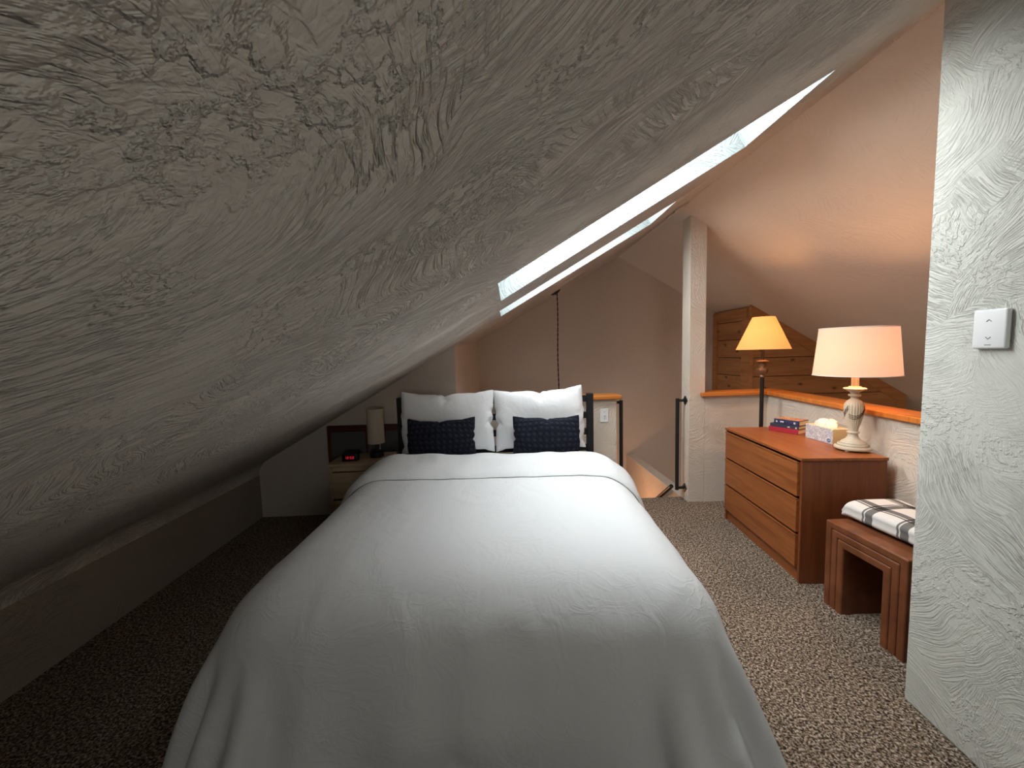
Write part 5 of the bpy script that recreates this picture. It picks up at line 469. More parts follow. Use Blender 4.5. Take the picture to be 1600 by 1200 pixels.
# rear gable wall, left open for the added fill window
W3 = (-.05, .55, .95, 1.50)
def rear(x0, x1, z0, z1): mb.prism([(x0, YR-.1), (x1, YR-.1), (x1, YR), (x0, YR)], z0, z1)
rear(KX-.1, W3[0], -.02, lambda x, y: ceil_left(x)+.05)
rear(W3[0], W3[1], -.02, W3[2]); rear(W3[0], W3[1], W3[3], lambda x, y: ceil_left(x)+.05)
rear(W3[1], RX, -.02, lambda x, y: ceil_left(x)+.05)
rear(RX, 6.7, -.02, lambda x, y: max(ceil_right(x), -.01)+.05)
struct('wall_rear', mb, M['smooth_wall'])
mb = MB()
mb.prism([(KX-.1, YG), (RX, YG), (RX, YG+.1), (KX-.1, YG+.1)], -2.6, lambda x, y: ceil_left(x)+.05)
mb.prism([(RX, YG), (6.7, YG), (6.7, YG+.1), (RX, YG+.1)], -2.6, lambda x, y: ceil_right(x)+.05)
struct('wall_far', mb, M['smooth_wall'])
mb = MB(); mb.box(6.6, 6.7, YR, YG, -2.6, -.2); struct('wall_right_eaves', mb, M['smooth_wall'])
# wall behind the bed, with its return into the stairwell
mb = MB()
mb.prism([(KX, YB), (-.352, YB), (-.20, YG), (-.32, YG), (-.46, YB+.12), (KX, YB+.12)], -.0, lambda x, y: ceil_left(x)+.02)
struct('wall_back', mb, M['smooth_wall'])
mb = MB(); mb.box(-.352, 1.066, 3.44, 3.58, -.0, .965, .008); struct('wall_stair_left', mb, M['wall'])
mb = MB(); mb.box(-.345, 1.105, 3.405, 3.615, .965, 1.0, .008); struct('trim_1', mb, M['sill'])
# corner post rising to the ridge and the two half walls beside the dresser
mb = MB(); mb.prism([(1.715, 3.44), (1.862, 3.44), (1.862, 3.58), (1.715, 3.58)], 0, lambda x, y: ceil_right(x)+.004, .004)
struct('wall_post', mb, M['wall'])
def hw(y): return 2.255 + (y-1.965)*.1203       # room face of the right half wall
mb = MB()
mb.prism([(1.862, 3.44), (hw(3.44), 3.44), (hw(3.44)+.02, 3.58), (1.862, 3.58)], 0, .965)
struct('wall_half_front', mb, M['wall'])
mb = MB()
mb.prism([(hw(YR), YR), (hw(YR)+.14, YR), (hw(3.58)+.14, 3.58), (hw(3.58), 3.58)], 0, .965)
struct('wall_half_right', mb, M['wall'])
mb = MB()
mb.prism([(1.815, 3.405), (hw(3.405)-.03, 3.405), (hw(3.615)-.03, 3.615), (1.862, 3.615), (1.862, 3.44), (1.815, 3.44)], .965, 1.0, .006)
struct('trim_2', mb, M['sill'])
mb = MB()
mb.prism([(hw(YR)-.03, YR), (hw(YR)+.17, YR), (hw(3.615)+.17, 3.615), (hw(3.615)-.03, 3.615)], .9655, 1.0005, .006)
struct('trim_3', mb, M['sill'], grain='v')
# plaster slot above the post
mb = MB()
for y in (3.27, 3.40):
    mb.prism([(1.50, y), (1.615, y), (1.615, y+.06), (1.50, y+.06)], lambda x, yy: ceil_left(x)-.022, lambda x, yy: ceil_left(x)-.001, .004)
struct('trim_4', mb, M['ceiling_far'])

# near partition on the right
pd = Vector((.106, .9944)); pn = Vector((.9944, -.106))
P0 = Vector((1.574, 1.396)); P1 = P0 - pd*2.98
def ctop(x, y): return (ceil_left(x) if x < RX else ceil_right(x)) + .012
mb = MB(); mb.prism([tuple(P1), tuple(P1+pn*.12), tuple(P0+pn*.12), tuple(P0)], 0, ctop, .007, 3)
bmesh.ops.subdivide_edges(mb.bm, edges=[e for e in mb.bm.edges if e.calc_length() > 2], cuts=2)
struct('wall_right', mb, M['partition'])

# loft floor with the stair opening, the stairs below it and the lower floor
mb = MB(); mb.box(KX, 2.62, YR, 3.585, -.24, 0); struct('floor', mb, M['carpet'])
mb = MB(); mb.box(-.5, 6.6, YR, YG, -2.7, -2.6); struct('floor_lower', mb, M['smooth_wall'])
mb = MB()
for i in range(6):
    mb.box(1.03, 1.70, 3.59+i*.25, 3.59+(i+1)*.25+.02, -.19*(i+1)-.25, -.19*(i+1))
struct('floor_stair', mb, M['carpet'])
mb = MB(); mb.prism([(1.722, 3.58), (1.835, 3.58), (1.835, YG), (1.722, YG)], -2.6, 0, .004); struct('wall_stair_right', mb, M['wall'])
mb = MB(); mb.box(.92, 1.03, 3.58, YG, -2.6, -.25); struct('wall_stair_inner', mb, M['smooth_wall'])

# timber-clad enclosure against the far gable
BX0, BX1, BY = 2.90, 4.76, 4.40
mb = MB()
nb = 17; z0 = -2.6
def boards(face):
    z = -2.6; h = .215
    while z < 1.9:
        z1 = z + h - .006
        if face == 'front':
            # clip each board under the roof slope
            xr = lambda zz: min(BX1, RX + (RZ - zz)/.572) - .012
            if z1 < ceil_right(BX0) - .02:
                b = [(BX0, BY, z), (xr(z), BY, z), (xr(z1), BY, z1), (BX0, BY, z1)]
                bb = bmesh.new(); fr = [bb.verts.new(p) for p in b]; bk = [bb.verts.new((p[0], p[1]+.03, p[2])) for p in b]
                bb.faces.new(fr); bb.faces.new(bk[::-1])
                for i in range(4): bb.faces.new((fr[(i+1) % 4], fr[i], bk[i], bk[(i+1) % 4]))
                bmesh.ops.bevel(bb, geom=bb.edges[:], offset=.004, segments=1, affect='EDGES')
                mb.add(bb)
            elif z < ceil_right(BX0) - .02:
                zt = ceil_right(BX0) - .02; b = [(BX0, BY, z), (xr(z), BY, z), (BX0+.02, BY, zt), (BX0, BY, zt)]
                bb = bmesh.new(); bb.faces.new([bb.verts.new(p) for p in b]); mb.add(bb)
        else:
            mb.box(BX0, BX0+.03, BY+.02, YG-.002, z, min(z1, ceil_right(BX0)-.01), .003, 1)
        z += h
boards('front'); boards('side')
pw = struct('wall_panelled', mb, M['pine'])
mb = MB()
sl = math.atan(.572)
# raking board under the slope, corner board, outer board and the frame on the left face
x0, x1 = BX0-.015, BX1
rk = [(x0, ceil_right(x0)-.003), (x1, ceil_right(x1)-.003), (x1, ceil_right(x1)-.125), (x0, ceil_right(x0)-.125)]
b = bmesh.new(); f1 = [b.verts.new((p[0], BY-.022, p[1])) for p in rk]; f2 = [b.verts.new((p[0], BY, p[1])) for p in rk]
b.faces.new(f1[::-1]); b.faces.new(f2)
for i in range(4): b.faces.new((f1[i], f1[(i+1) % 4], f2[(i+1) % 4], f2[i]))
bmesh.ops.recalc_face_normals(b, faces=b.faces[:]); mb.add(b)
zt = ceil_right(BX0)-.02
mb.box(BX0-.02, BX0+.02, BY-.0215, BY+.05, -2.6, zt-.112)
mb.prism([(BX1-.09, BY-.022), (BX1, BY-.022), (BX1, BY), (BX1-.09, BY)], -2.6, lambda x, y: ceil_right(x)-.127)
mb.box(BX0-.02, BX0, BY+.05, YG-.002, zt-.10, zt-.005)
mb.box(BX0-.02, BX0, YG-.09, YG-.002, -2.6, zt-.10)
mb.box(BX0-.02, BX0, BY+.05, BY+.14, -2.6, zt-.10)
obj('frame_boards', mb, M['pine_trim'], pw)

# skylights: shaft, frame, glass
nrm = Vector((-.572, 0, 1)).normalized()
def skylight(n, quad, depth):
    base = [Vector((x, y, ceil_left(x))) for x, y in quad]
    cen = sum(base, Vector())/4
    flare = [p + nrm*depth for p in base]
    mb = MB()
    for i in range(4):
        j = (i+1) % 4
        mb.face([base[i], flare[i], flare[j], base[j]])
    root = struct('window_%d' % n, mb, M['reveal'])
    def inset(k, h): return [p + (cen + nrm*depth - p)*k + nrm*h for p in flare]
    o1, i1 = inset(0, -.03), inset(.09, -.03); o2, i2 = inset(0, .03), inset(.09, .03)
    mb = MB()
    for i in range(4):
        j = (i+1) % 4
        mb.face([o1[i], o1[j], i1[j], i1[i]]); mb.face([i1[i], i1[j], i2[j], i2[i]]); mb.face([o2[i], i2[i], i2[j], o2[j]])
    obj('window_frame', mb, M['white_plastic'], root)
    mb = MB(); mb.face(inset(.085, .0)); obj('pane', mb, M['glass'], root)
    return cen + nrm*(depth+.13)
sky1 = skylight(1, (A1, B1, C1, D1), .26)
sky2 = skylight(2, (A2, B2, C2, D2), .26)
# added rear window, out of view, lets fill light into the near end
mb = MB()
x0, x1, z0, z1 = W3
for a in ((x0, x0+.05, z0, z1), (x1-.05, x1, z0, z1), (x0+.05, x1-.05, z0, z0+.05), (x0+.05, x1-.05, z1-.05, z1), ((x0+x1)/2-.02, (x0+x1)/2+.02, z0+.05, z1-.05)):
    mb.box(a[0], a[1], YR-.08, YR-.03, a[2], a[3], .004)
root = struct('window_3', mb, M['white_plastic'])
mb = MB(); mb.face([(x0+.04, YR-.05, z0+.04), (x1-.04, YR-.05, z0+.04), (x1-.04, YR-.05, z1-.04), (x0+.04, YR-.05, z1-.04)])
obj('pane', mb, M['glass'], root)

# ------------------------------------------------------------------ bed
BED = (-.01, 3.15, 0); BR = -.05
bed = thing('slatted_bed', 'black bed frame with slatted headboard in front of the half wall', 'bed', BED, BR)
for s in (-1, 1):
    mb = MB(); mb.box(s*.78-(.05 if s > 0 else 0), s*.78+(0 if s > 0 else .05), -.03, .03, 0, 1.06, .004); obj('headboard_post', mb, M['black_wood'], bed)
for z in (.995, .862, .73, .60):
    mb = MB(); mb.box(-.735, .735, -.014, .014, z, z+.05, .003); obj('headboard_slat', mb, M['black_wood'], bed)
for s in (-1, 1):
    mb = MB(); mb.box(s*.745-.02, s*.745+.02, -1.95, -.03, .20, .295, .004); obj('side_rail', mb, M['black_wood'], bed)
    mb = MB(); mb.box(s*.735-.025, s*.735+.025, -1.99, -1.94, 0, .295, .004); obj('leg', mb, M['black_wood'], bed)
mb = MB(); mb.box(-.71, .71, -1.985, -1.95, .20, .295, .004); obj('foot_rail', mb, M['black_wood'], bed)
mb = MB()
for i in range(9): mb.box(-.725, .725, -1.85+i*.21, -1.77+i*.21, .272, .292, .003)
obj('slat_base', mb, M['oak'], bed)

mb = MB(); mb.box(-.772, .772, -1.93, -.035, .296, .624, .125, 6)
mat_o = obj('mattress', mb, M['sheet'], smooth=True)
tag(mat_o, 'mattress in a white fitted sheet lying on the black bed frame', 'mattress'); mat_o.location = BED; mat_o.rotation_euler.z = BR
del mat_o

D = np.array(DUVET, float).reshape(60, 66, 3)*.0005
D[..., 1] -= 3.15
def finer(a, ny, nx):        # resample the drape to a finer grid, smoothly
    for ax, n in ((0, ny), (1, nx)):
        m = a.shape[ax]; t = np.linspace(0, m-1, n); j = np.minimum(t.astype(int), m-2); f = t - j
        f = f.reshape([-1 if k == ax else 1 for k in range(3)])
        P = [np.take(a, np.clip(j+o, 0, m-1), axis=ax) for o in (-1, 0, 1, 2)]
        a = .5*(2*P[1] + (P[2]-P[0])*f + (2*P[0]-5*P[1]+4*P[2]-P[3])*f**2 + (3*P[1]-P[0]-3*P[2]+P[3])*f**3)
    return a
D = finer(D, 100, 112)
NY, NX = D.shape[:2]
def normals(G):
    du = np.gradient(G, axis=1); dv = np.gradient(G, axis=0)
    n = np.cross(dv, du); n /= np.maximum(np.linalg.norm(n, axis=-1, keepdims=True), 1e-9)
    return n
nr = normals(D)
if nr[50, 56, 2] < 0: nr = -nr
for j in range(NY):
    for i in range(NX):
        x, y, z = D[j, i]
        low = max(0., min(1., (.60 - z)/.35))
        side = abs(x) > .78
        along = y if side else x
        w = math.sin(along*21 + 2.2*noise.noise((along*2.4, 1.7, 3))) * .5 + noise.noise((along*5.2, z*1.3, 7.7))
        amp = .022*low
        cr_ = noise.noise((x*2.6+4, y*2.0, 1.5)); rid = max(0, 1-abs(cr_)*9)**2
        top = (.0045*rid + .005*noise.noise((x*3, y*3, 9)))*(1-low*.4)
        D[j, i] += nr[j, i]*(w*amp + top)
# the hem tucks in under the swell of the corners
kz = 1 - .42*np.clip((.34 - D[..., 2])/.34, 0, 1)
D[..., 0] = np.where(np.abs(D[..., 0]) > .80, np.sign(D[..., 0])*(.80 + (np.abs(D[..., 0])-.80)*kz), D[..., 0])
D[..., 2] = np.maximum(D[..., 2], .016)
J0 = 8
Dv = D[J0:]
mb = MB(); mb.grid([[tuple(p) for p in row] for row in Dv])
du = obj('duvet', mb, M['duvet'], smooth=True)
tag(du, 'white cotton duvet draped over the bed down to the carpet', 'duvet')
du.location = BED; du.rotation_euler.z = BR
so = du.modifiers.new('thick', 'SOLIDIFY'); so.thickness = .010; so.offset = 1
sb = du.modifiers.new('sub', 'SUBSURF'); sb.levels = 1; sb.render_levels = 1
# turned-down top edge: a thick folded band over the head end
nr = normals(D)
if nr[50, 56, 2] < 0: nr = -nr
K = 19; ring = []
ts = [(0, 0.004)] + [(t, .009 + .045*math.sqrt(max(0, 1-((t-.30)/.70)**2)) if t > .30 else .012+.042*math.sqrt(max(0, 1-((.30-t)/.30)**2))) for t in [i/15 for i in range(16)]] + [(1.0, .003)]
rows = []
for t, h in ts:
    fj = J0 - .6 + t*K; j = max(0, min(NY-2, int(fj))); f = fj - j
    row = []
    for i in range(1, NX-1):
        p = D[j, i]*(1-f) + D[j+1, i]*f; n = nr[j, i]*(1-f)+nr[j+1, i]*f
        wob = .010*noise.noise((i*.11, t*1.5, 4)); hh = h*(1+.35*noise.noise((i*.16, t*3.1, 2)))
        q = p + n*(hh+.0095) + np.array([0, wob, 0])
        row.append((q[0], q[1], max(q[2], .03)))
    rows.append(row)
low = []
for t in (1.0, .5, .02):
    fj = J0 - .5 + t*K; j = max(0, min(NY-2, int(fj))); f = fj - j
    low.append([tuple(D[j, i]*(1-f)+D[j+1, i]*f + nr[j, i]*.0115) for i in range(1, NX-1)])
mb = MB(); mb.grid(rows + low + [rows[0]])
bmesh.ops.remove_doubles(mb.bm, verts=mb.bm.verts[:], dist=.0001)
cu = obj('turned_down_edge', mb, M['duvet'], du, smooth=True)
sb = cu.modifiers.new('sub', 'SUBSURF'); sb.levels = 1; sb.render_levels = 1

PT = finer(np.array(PILLOW, float).reshape(26, 36, 3)*.0005, 40, 54); PB = PT*np.array([1, 1, -1])
def pillow_mb(sx, sy, sz, sag=0, flip=False, seed=0):
    mb = MB(); b = mb.bm; n0, n1 = PT.shape[:2]
    def tr(p):
        x, y, z = p
        if flip: x = -x
        ax, ay = min(1, abs(x)/.363), min(1, abs(y)/.265)
        y *= (.246 - sag + (.023+sag)*ax**2.4)/(.186 + .083*ax**1.15)
        x *= (.356 + .012*ay**2)/(.302 + .065*ay**1.2)
        x *= sx; y *= sy; z *= sz
        e = noise.noise((x*7+seed, y*7, z*3))*.006
        return (x, y, z + e)
    T = [[b.verts.new(tr(PT[j, i])) for i in range(n1)] for j in range(n0)]
    Bv = [[T[j][i] if i in (0, n1-1) or j in (0, n0-1) else b.verts.new(tr(PB[j, i])) for i in range(n1)] for j in range(n0)]
    L = b.loops.layers.uv.verify()
    for j in range(n0-1):
        for i in range(n1-1):
            for V, rev in ((T, 0), (Bv, 1)):
                q = [V[j][i], V[j][i+1], V[j+1][i+1], V[j+1][i]]; c = [(i, j), (i+1, j), (i+1, j+1), (i, j+1)]
                if rev: q.reverse(); c.reverse()
                f = b.faces.new(q)
                for l, (a, d) in zip(f.loops, c): l[L].uv = (a/(n1-1)*.76*sx, d/(n0-1)*.55*sy)
    bmesh.ops.recalc_face_normals(b, faces=b.faces[:])
    return mb
def pillow(name, label, cat, mat, sx, sy, sz, loc, tilt, roll=0, yaw=0, group=None, **k):
    o = obj(name, pillow_mb(sx, sy, sz, **k), mat, smooth=True, uv=False)
    o.location = loc
    o.rotation_euler = (PI/2 - tilt, roll, yaw)
    sb = o.modifiers.new('sub', 'SUBSURF'); sb.levels = 1; sb.render_levels = 1
    return tag(o, label, cat, group)
pillow('bed_pillow', 'white bed pillow on the left, beside the dark bedside lamp', 'pillow', M['pillow'], .98, .93, .50, (-.378, 3.045, .876), .12, -.01, BR, 'white bed pillows', sag=.012)
pillow('bed_pillow', 'white bed pillow on the right, nearest the light switch', 'pillow', M['pillow'], .945, .93, .52, (.330, 3.025, .882), .11, -.03, BR, 'white bed pillows', flip=True, sag=.010, seed=5)
pillow('lumbar_cushion', 'navy waffle cushion leaning on the left white pillow', 'cushion', M['navy'], .68, .58, .36, (-.405, 2.868, .787), .17, -.02, BR+.02, 'navy lumbar cushions', sag=.022, seed=9)
pillow('lumbar_cushion', 'navy waffle cushion leaning on the right white pillow', 'cushion', M['navy'], .665, .58, .36, (.358, 2.832, .785), .17, .01, BR-.02, 'navy lumbar cushions', flip=True, sag=.014, seed=13)

# ------------------------------------------------------------------ bedside
ns = thing('nightstand', 'pale wooden nightstand in the dark corner left of the bed', 'nightstand', (-1.10, 3.27, 0))
mb = MB(); mb.box(-.24, .22, -.17, .185, .535, .56, .005); obj('top', mb, M['oak'], ns)
mb = MB(); mb.box(-.215, -.195, -.18, .18, .04, .535); mb.box(.175, .195, -.18, .18, .04, .535); mb.box(-.195, .175, .16, .18, .04, .535); mb.box(-.195, .175, -.18, .16, .04, .06); mb.box(-.195, .175, -.165, .16, .50, .535)
obj('carcass', mb, M['oak'], ns)
for z in (.29, .065):
    mb = MB(); mb.box(-.19, .17, -.195, -.17, z, z+.205, .004); d = obj('drawer', mb, M['oak'], ns)
    mb = MB(); mb.lathe([(.004, 0), (.004, .012), (.012, .016), (.012, .024), (.006, .027)], 16); kb = obj('knob', mb, M['bronze'], d, smooth=True)
    kb.location = (-.01, -.194, z+.10); kb.rotation_euler.x = PI/2
for sx in (-.20, .18):
    for sy in (-.165, .165):
        mb = MB(); mb.box(sx-.02, sx+.02, sy-.02, sy+.02, 0, .042, .003); obj('foot', mb, M['oak'], ns)

fp = thing('framed_panel', 'dark mahogany framed grey panel standing behind the nightstand against the back wall', 'panel', (-1.13, 3.480, 0))
mb = MB(); mb.box(-.345, .345, -.016, .018, .745, .80, .003); obj('top_rail', mb, M['mahogany'], fp)
for x in (-.345, .315):
    mb = MB(); mb.box(x, x+.03, -.014, .018, 0, .745, .003); obj('stile', mb, M['mahogany'], fp, grain='v')
mb = MB(); mb.box(-.02, .0, -.012, .016, .05, .745, .002); obj('mullion', mb, M['mahogany'], fp, grain='v')
mb = MB(); mb.box(-.315, .315, -.002, .012, .05, .745); obj('panel', mb, M['panel_grey'], fp)
mb = MB(); mb.box(-.315, .315, -.014, .018, 0, .05, .003); obj('bottom_rail', mb, M['mahogany'], fp)

bl = thing('bedside_lamp', 'slim bedside lamp with tall cream cylinder shade on the nightstand', 'lamp', (-1.005, 3.30, .56))
mb = MB(); mb.lathe([(.052, 0), (.056, .004), (.056, .040), (.050, .046), (.012, .05), (.009, .06), (.009, .135)], 32); obj('base', mb, M['black_metal'], bl, smooth=False, auto=30)
mb = MB(); mb.lathe([(.068, .118), (.068, .405), (.066, .405), (.066, .118), (.068, .118)], 40, cap=False)
obj('lamp_shade', mb, plain('unlit_cream_shade', (.52, .45, .36), .8, .1), bl, auto=40)
mb = MB(); mb.tube([(.035, -.02, .13), (.035, -.02, .075)], .0018, 6); mb.lathe([(.003, .065), (.004, .07), (.003, .076)], 10, (.035, -.02)); obj('pull_cord', mb, M['white_plastic'], bl)
ac = thing('alarm_clock', 'small black alarm clock with red digits on the nightstand', 'clock', (-1.185, 3.20, .56), .0)
mb = MB(); mb.prism([(-.062, -.03), (.062, -.03), (.062, .035), (-.062, .035)], 0, lambda x, y: .058 if y < 0 else .064, .006, 3); obj('case', mb, M['black_metal'], ac, auto=40)
mb = MB(); mb.box(-.050, .050, -.0315, -.0295, .012, .050); obj('display', mb, plain('clock_window', (.006, .003, .004), .2, .5), ac)
SEG = {'1': 'bc', '2': 'abged', '5': 'afgcd', '8': 'abcdefg'}
def digit(mb, ch, x, z, w, h, t, y):
    S = {'a': (x, x+w, z+h-t, z+h), 'd': (x, x+w, z, z+t), 'g': (x, x+w, z+h/2-t/2, z+h/2+t/2), 'f': (x, x+t, z+h/2, z+h), 'e': (x, x+t, z, z+h/2), 'b': (x+w-t, x+w, z+h/2, z+h), 'c': (x+w-t, x+w, z, z+h/2)}
    for s in SEG[ch]: mb.box(S[s][0], S[s][1], y-.0008, y, S[s][2], S[s][3])
mb = MB()
for ch, x in zip('1252', (-.036, -.018, .006, .024)): digit(mb, ch, x, .022, .012, .020, .003, -.0318)
for z in (.027, .035): mb.box(-.0025, .0005, -.0326, -.0318, z, z+.003)
obj('digits', mb, emit('red_led', (1, .03, .06), .35), ac)

# ------------------------------------------------------------------ stair opening fittings
def grab_bar(name, label, x, y, z0, z1, side, group):
    t = thing(name, label, 'handrail', (x, y, z0), 0, group)
    mb = MB(); mb.tube([(0, 0, 0), (0, 0, z1-z0)], .0165, 14); obj('bar', mb, M['black_metal'], t, auto=40)
    wx = (1.718 if side > 0 else 1.0635) - x
    for z in (.018, z1-z0-.018):
        mb = MB(); mb.tube([(0, 0, z), (wx, 0, z)], .0125, 12)
        mb.box(wx-(.012 if side > 0 else 0), wx+(0 if side > 0 else .012), -.028, .028, z-.028, z+.028)
        # diamond flange
        for v in mb.bm.verts:
            if abs(v.co.y) > .027:
                dy, dz = v.co.y, v.co.z - z
                v.co.y = (dy - dz)*.72; v.co.z = z + (dy + dz)*.72
        obj('bracket', mb, M['black_metal'], t)
grab_bar('grab_bar', 'black vertical grab bar on the tall corner post by the stairs', 1.640, 3.50, .10, .945, 1, 'stair grab bars')
grab_bar('grab_bar', 'black vertical grab bar on the end of the half wall beside the bed', 1.122, 3.50, .10, .945, -1, 'stair grab bars')
mb = MB(); mb.tube([(1.665, 3.665, .075), (1.665, 4.95, -.885)], .02, 14)
for y, z in ((3.95, -.138), (4.8, -.773)):
    mb.tube([(1.665, y, z), (1.665, y, z-.05), (1.7215, y, z-.06)], .007, 8)
tag(obj('stair_handrail', mb, M['black_metal'], auto=40), 'black stair handrail whose top end shows above the carpet edge', 'handrail')

ls = thing('light_switch', 'white toggle light switch on the half wall beside the headboard', 'switch', (.952, 3.44, .823))
mb = MB(); mb.box(-.037, .037, -.006, -.0005, -.060, .060, .003); obj('plate', mb, M['white_plastic'], ls)
mb = MB(); mb.box(-.005, .005, -.016, -.005, -.004, .014, .002)
obj('toggle', mb, M['white_plastic'], ls)
for z in (-.032, .032):
    mb = MB(); mb.box(-.003, .003, -.0075, -.0055, z-.003, z+.003, .001); obj('screw', mb, M['grey_mark'], ls)

wd = thing('wall_remote', 'white square dimmer remote with up and down arrows on the near right wall', 'switch', (1.5503, 1.1735, 1.435), math.atan2(-.106, .9944))
# local x points into the wall, local y along it
mb = MB(); mb.box(-.018, -.001, -.047, .047, -.061, .061, .006, 3); obj('plate', mb, M['white_plastic'], wd, auto=35)
for nm, z, s in (('up_arrow', .026, 1), ('down_arrow', -.028, -1)):
    mb = MB(); mb.tube([(-.0182, -.007, z-.003*s), (-.0182, 0, z+.003*s), (-.0182, .007, z-.003*s)], .0012, 6); obj(nm, mb, M['grey_mark'], wd)
mb = MB(); mb.box(-.0184, -.0178, -.009, .009, -.0505, -.048); obj('printed_mark', mb, M['grey_mark'], wd)

pc = thing('pendant_cord', 'dark twisted pendant cord hanging from its canopy on the sloped ceiling', 'pendant light', (.703, 4.51, ceil_left(.703)))
mb = MB(); mb.lathe([(.062, .0), (.062, -.004), (.045, -.016), (.016, -.026), (.008, -.030)], 28)
cn = obj('canopy', mb, M['bronze'], pc, auto=40); cn.rotation_euler.y = -math.atan(.572); cn.location.z = -.002
mb = MB()
for ph in (0, PI):
    mb.tube([(.018+.004*math.cos(z*55+ph)+.003*math.sin(z*7), .004*math.sin(z*55+ph), -.026-z*1.0) for z in [i*.0166 for i in range(100)]], .0042, 6)
obj('cord', mb, plain('brown_cord', (.035, .020, .018), .7), pc, smooth=True)

# ------------------------------------------------------------------ dresser and what stands on it
DA = -.1068
dr_a = Vector((.1066, .9943)); dr_b = Vector((.9943, -.1066))
DN = Vector((1.743, 2.161)); DW, DL, DH = .470, .925, .753
dc = DN + dr_b*(DW/2) + dr_a*(DL/2)
dr = thing('dresser', 'low teak dresser with three wide drawers against the right half wall', 'dresser', (dc.x, dc.y, 0), DA)
hx, hy = DW/2, DL/2
mb = MB(); mb.box(-hx-.004, hx, -hy-.004, hy+.004, DH-.018, DH, .003); obj('top', mb, M['teak'], dr, grain='v')
for s in (-1, 1):
    mb = MB(); mb.box(-hx+.004, hx-.004, s*hy-(.02 if s > 0 else 0), s*hy+(0 if s > 0 else .02), 0, DH-.018, .002, 1)
    obj('side_panel', mb, M['teak_side'], dr, grain='v')
mb = MB(); mb.box(hx-.016, hx-.006, -hy+.02, hy-.02, .06, DH-.018); mb.box(-hx+.05, hx-.016, -hy+.02, hy-.02, .085, .10)
obj('back_panel', mb, M['teak_side'], dr)
mb = MB(); mb.box(-hx+.016, -hx+.034, -hy+.02, hy-.02, 0, .088, .002); obj('plinth', mb, M['teak'], dr)
for z0, z1 in ((.094, .296), (.304, .512), (.520, .729)):
    mb = MB()
    mb.box(-hx-.010, -hx+.012, -hy+.021, hy-.021, z0, z1-.014, .002)
    mb.prism([(-hx-.014, -hy+.021), (-hx+.012, -hy+.021), (-hx+.012, hy-.021), (-hx-.014, hy-.021)], z1-.014, lambda x, y: z1-.002 if x < -hx else z1-.010, .002, 1)
    dw = obj('drawer', mb, M['teak'], dr)
    mb = MB(); mb.box(-hx+.012, hx-.03, -hy+.035, -hy+.047, z0+.01, z1-.03); mb.box(-hx+.012, hx-.03, hy-.047, hy-.035, z0+.01, z1-.03); mb.box(-hx+.012, hx-.03, -hy+.047, hy-.047, z0+.01, z0+.016)
    obj('drawer_box', mb, M['oak'], dw)

# table lamp
def tz(y): return 1.128 + (609 - y)*.00391
LX, LY = 2.164, 2.292
tl = thing('table_lamp', 'cream carved table lamp with wide white drum shade on the dresser', 'lamp', (LX, LY, DH))
Z = lambda y: tz(y) - DH
def flute(a, z): return 1 + (.028*math.cos(22*a) if Z(672) < z < Z(628) else 0)
prof = [(.060, .008), (.080, .010), (.083, .016), (.082, .024), (.074, .028), (.073, .033), (.068, .036), (.064, .046), (.055, .048), (.050, .056), (.034, .068), (.025, .082), (.0225, .096), (.0225, .104),
        (.029, .108), (.029, .114), (.021, .118), (.022, .128), (.029, .160), (.037, .195), (.0425, .232), (.0445, .258), (.043, .278), (.037, .296), (.026, .308), (.017, .316), (.0165, .326),
        (.027, .332), (.029, .337), (.027, .342), (.018, .346), (.022, .356), (.038, .368), (.050, .374), (.052, .378), (.047, .382), (.030, .384), (.028, .390), (.017, .392), (.017, .468), (.010, .47)]
prof = [(r*1.09, z) for r, z in prof]
# slim extra rings to carry the fluting
pr2 = []
for (r0, z0), (r1, z1) in zip(prof, prof[1:]):
    pr2.append((r0, z0))
    if z1 - z0 > .02 and r0 > .02:
        for q in (1/3, 2/3): pr2.append((r0+(r1-r0)*q, z0+(z1-z0)*q))
pr2.append(prof[-1])
mb = MB(); mb.lathe(pr2, 132, mod=lambda a, z: 1 + (.030*math.cos(22*a)*min(1, (z-.125)/.04, (.30-z)/.03) if .125 < z < .30 else 0))
bs = obj('lamp_base', mb, M['cream'], tl, auto=35)
for a in (0.5, 2.07, 3.64, 5.21):
    mb = MB(); mb.lathe([(.006, 0), (.012, .002), (.013, .008), (.010, .012)], 16, (.072*math.cos(a), .072*math.sin(a))); obj('foot', mb, M['cream'], tl, smooth=True)
mb = MB()
def rad(z):
    for (r0, z0), (r1, z1) in zip(prof, prof[1:]):
        if z0 <= z <= z1 and z1 > z0: return r0+(r1-r0)*(z-z0)/(z1-z0)
    return .04
for dz in (0, .011, .021):
    for a0 in (-2.9, -.8, 1.3):
        pts = []
        for i in range(25):
            t = i/24; a = a0 + t*2.1; z = .226 - dz + .05*(t**2)*1.0 - .018*math.sin(PI*t)
            r = rad(z)*1.018; pts.append((r*math.cos(a), r*math.sin(a), z))
        mb.tube(pts, .0017, 5)
obj('carved_swags', mb, M['cream_dark'], tl, smooth=True)
for z, r in ((.0345, .0779), (.047, .0654)):
    mb = MB(); mb.tube([(r*math.cos(2*PI*i/60), r*math.sin(2*PI*i/60), z) for i in range(61)], .0013, 5, cap=False)
    obj('base_line', mb, M['cream_dark'], tl, smooth=True)
zs0, zs1 = Z(588)+.002, Z(511)-.018
def drum(r0, r1, z0, z1, seg=64, t=.0025):
    mb = MB(); mb.lathe([(r0, z0), (r1, z1), (r1-t, z1), (r0-t, z0), (r0, z0)], seg, cap=False); return mb
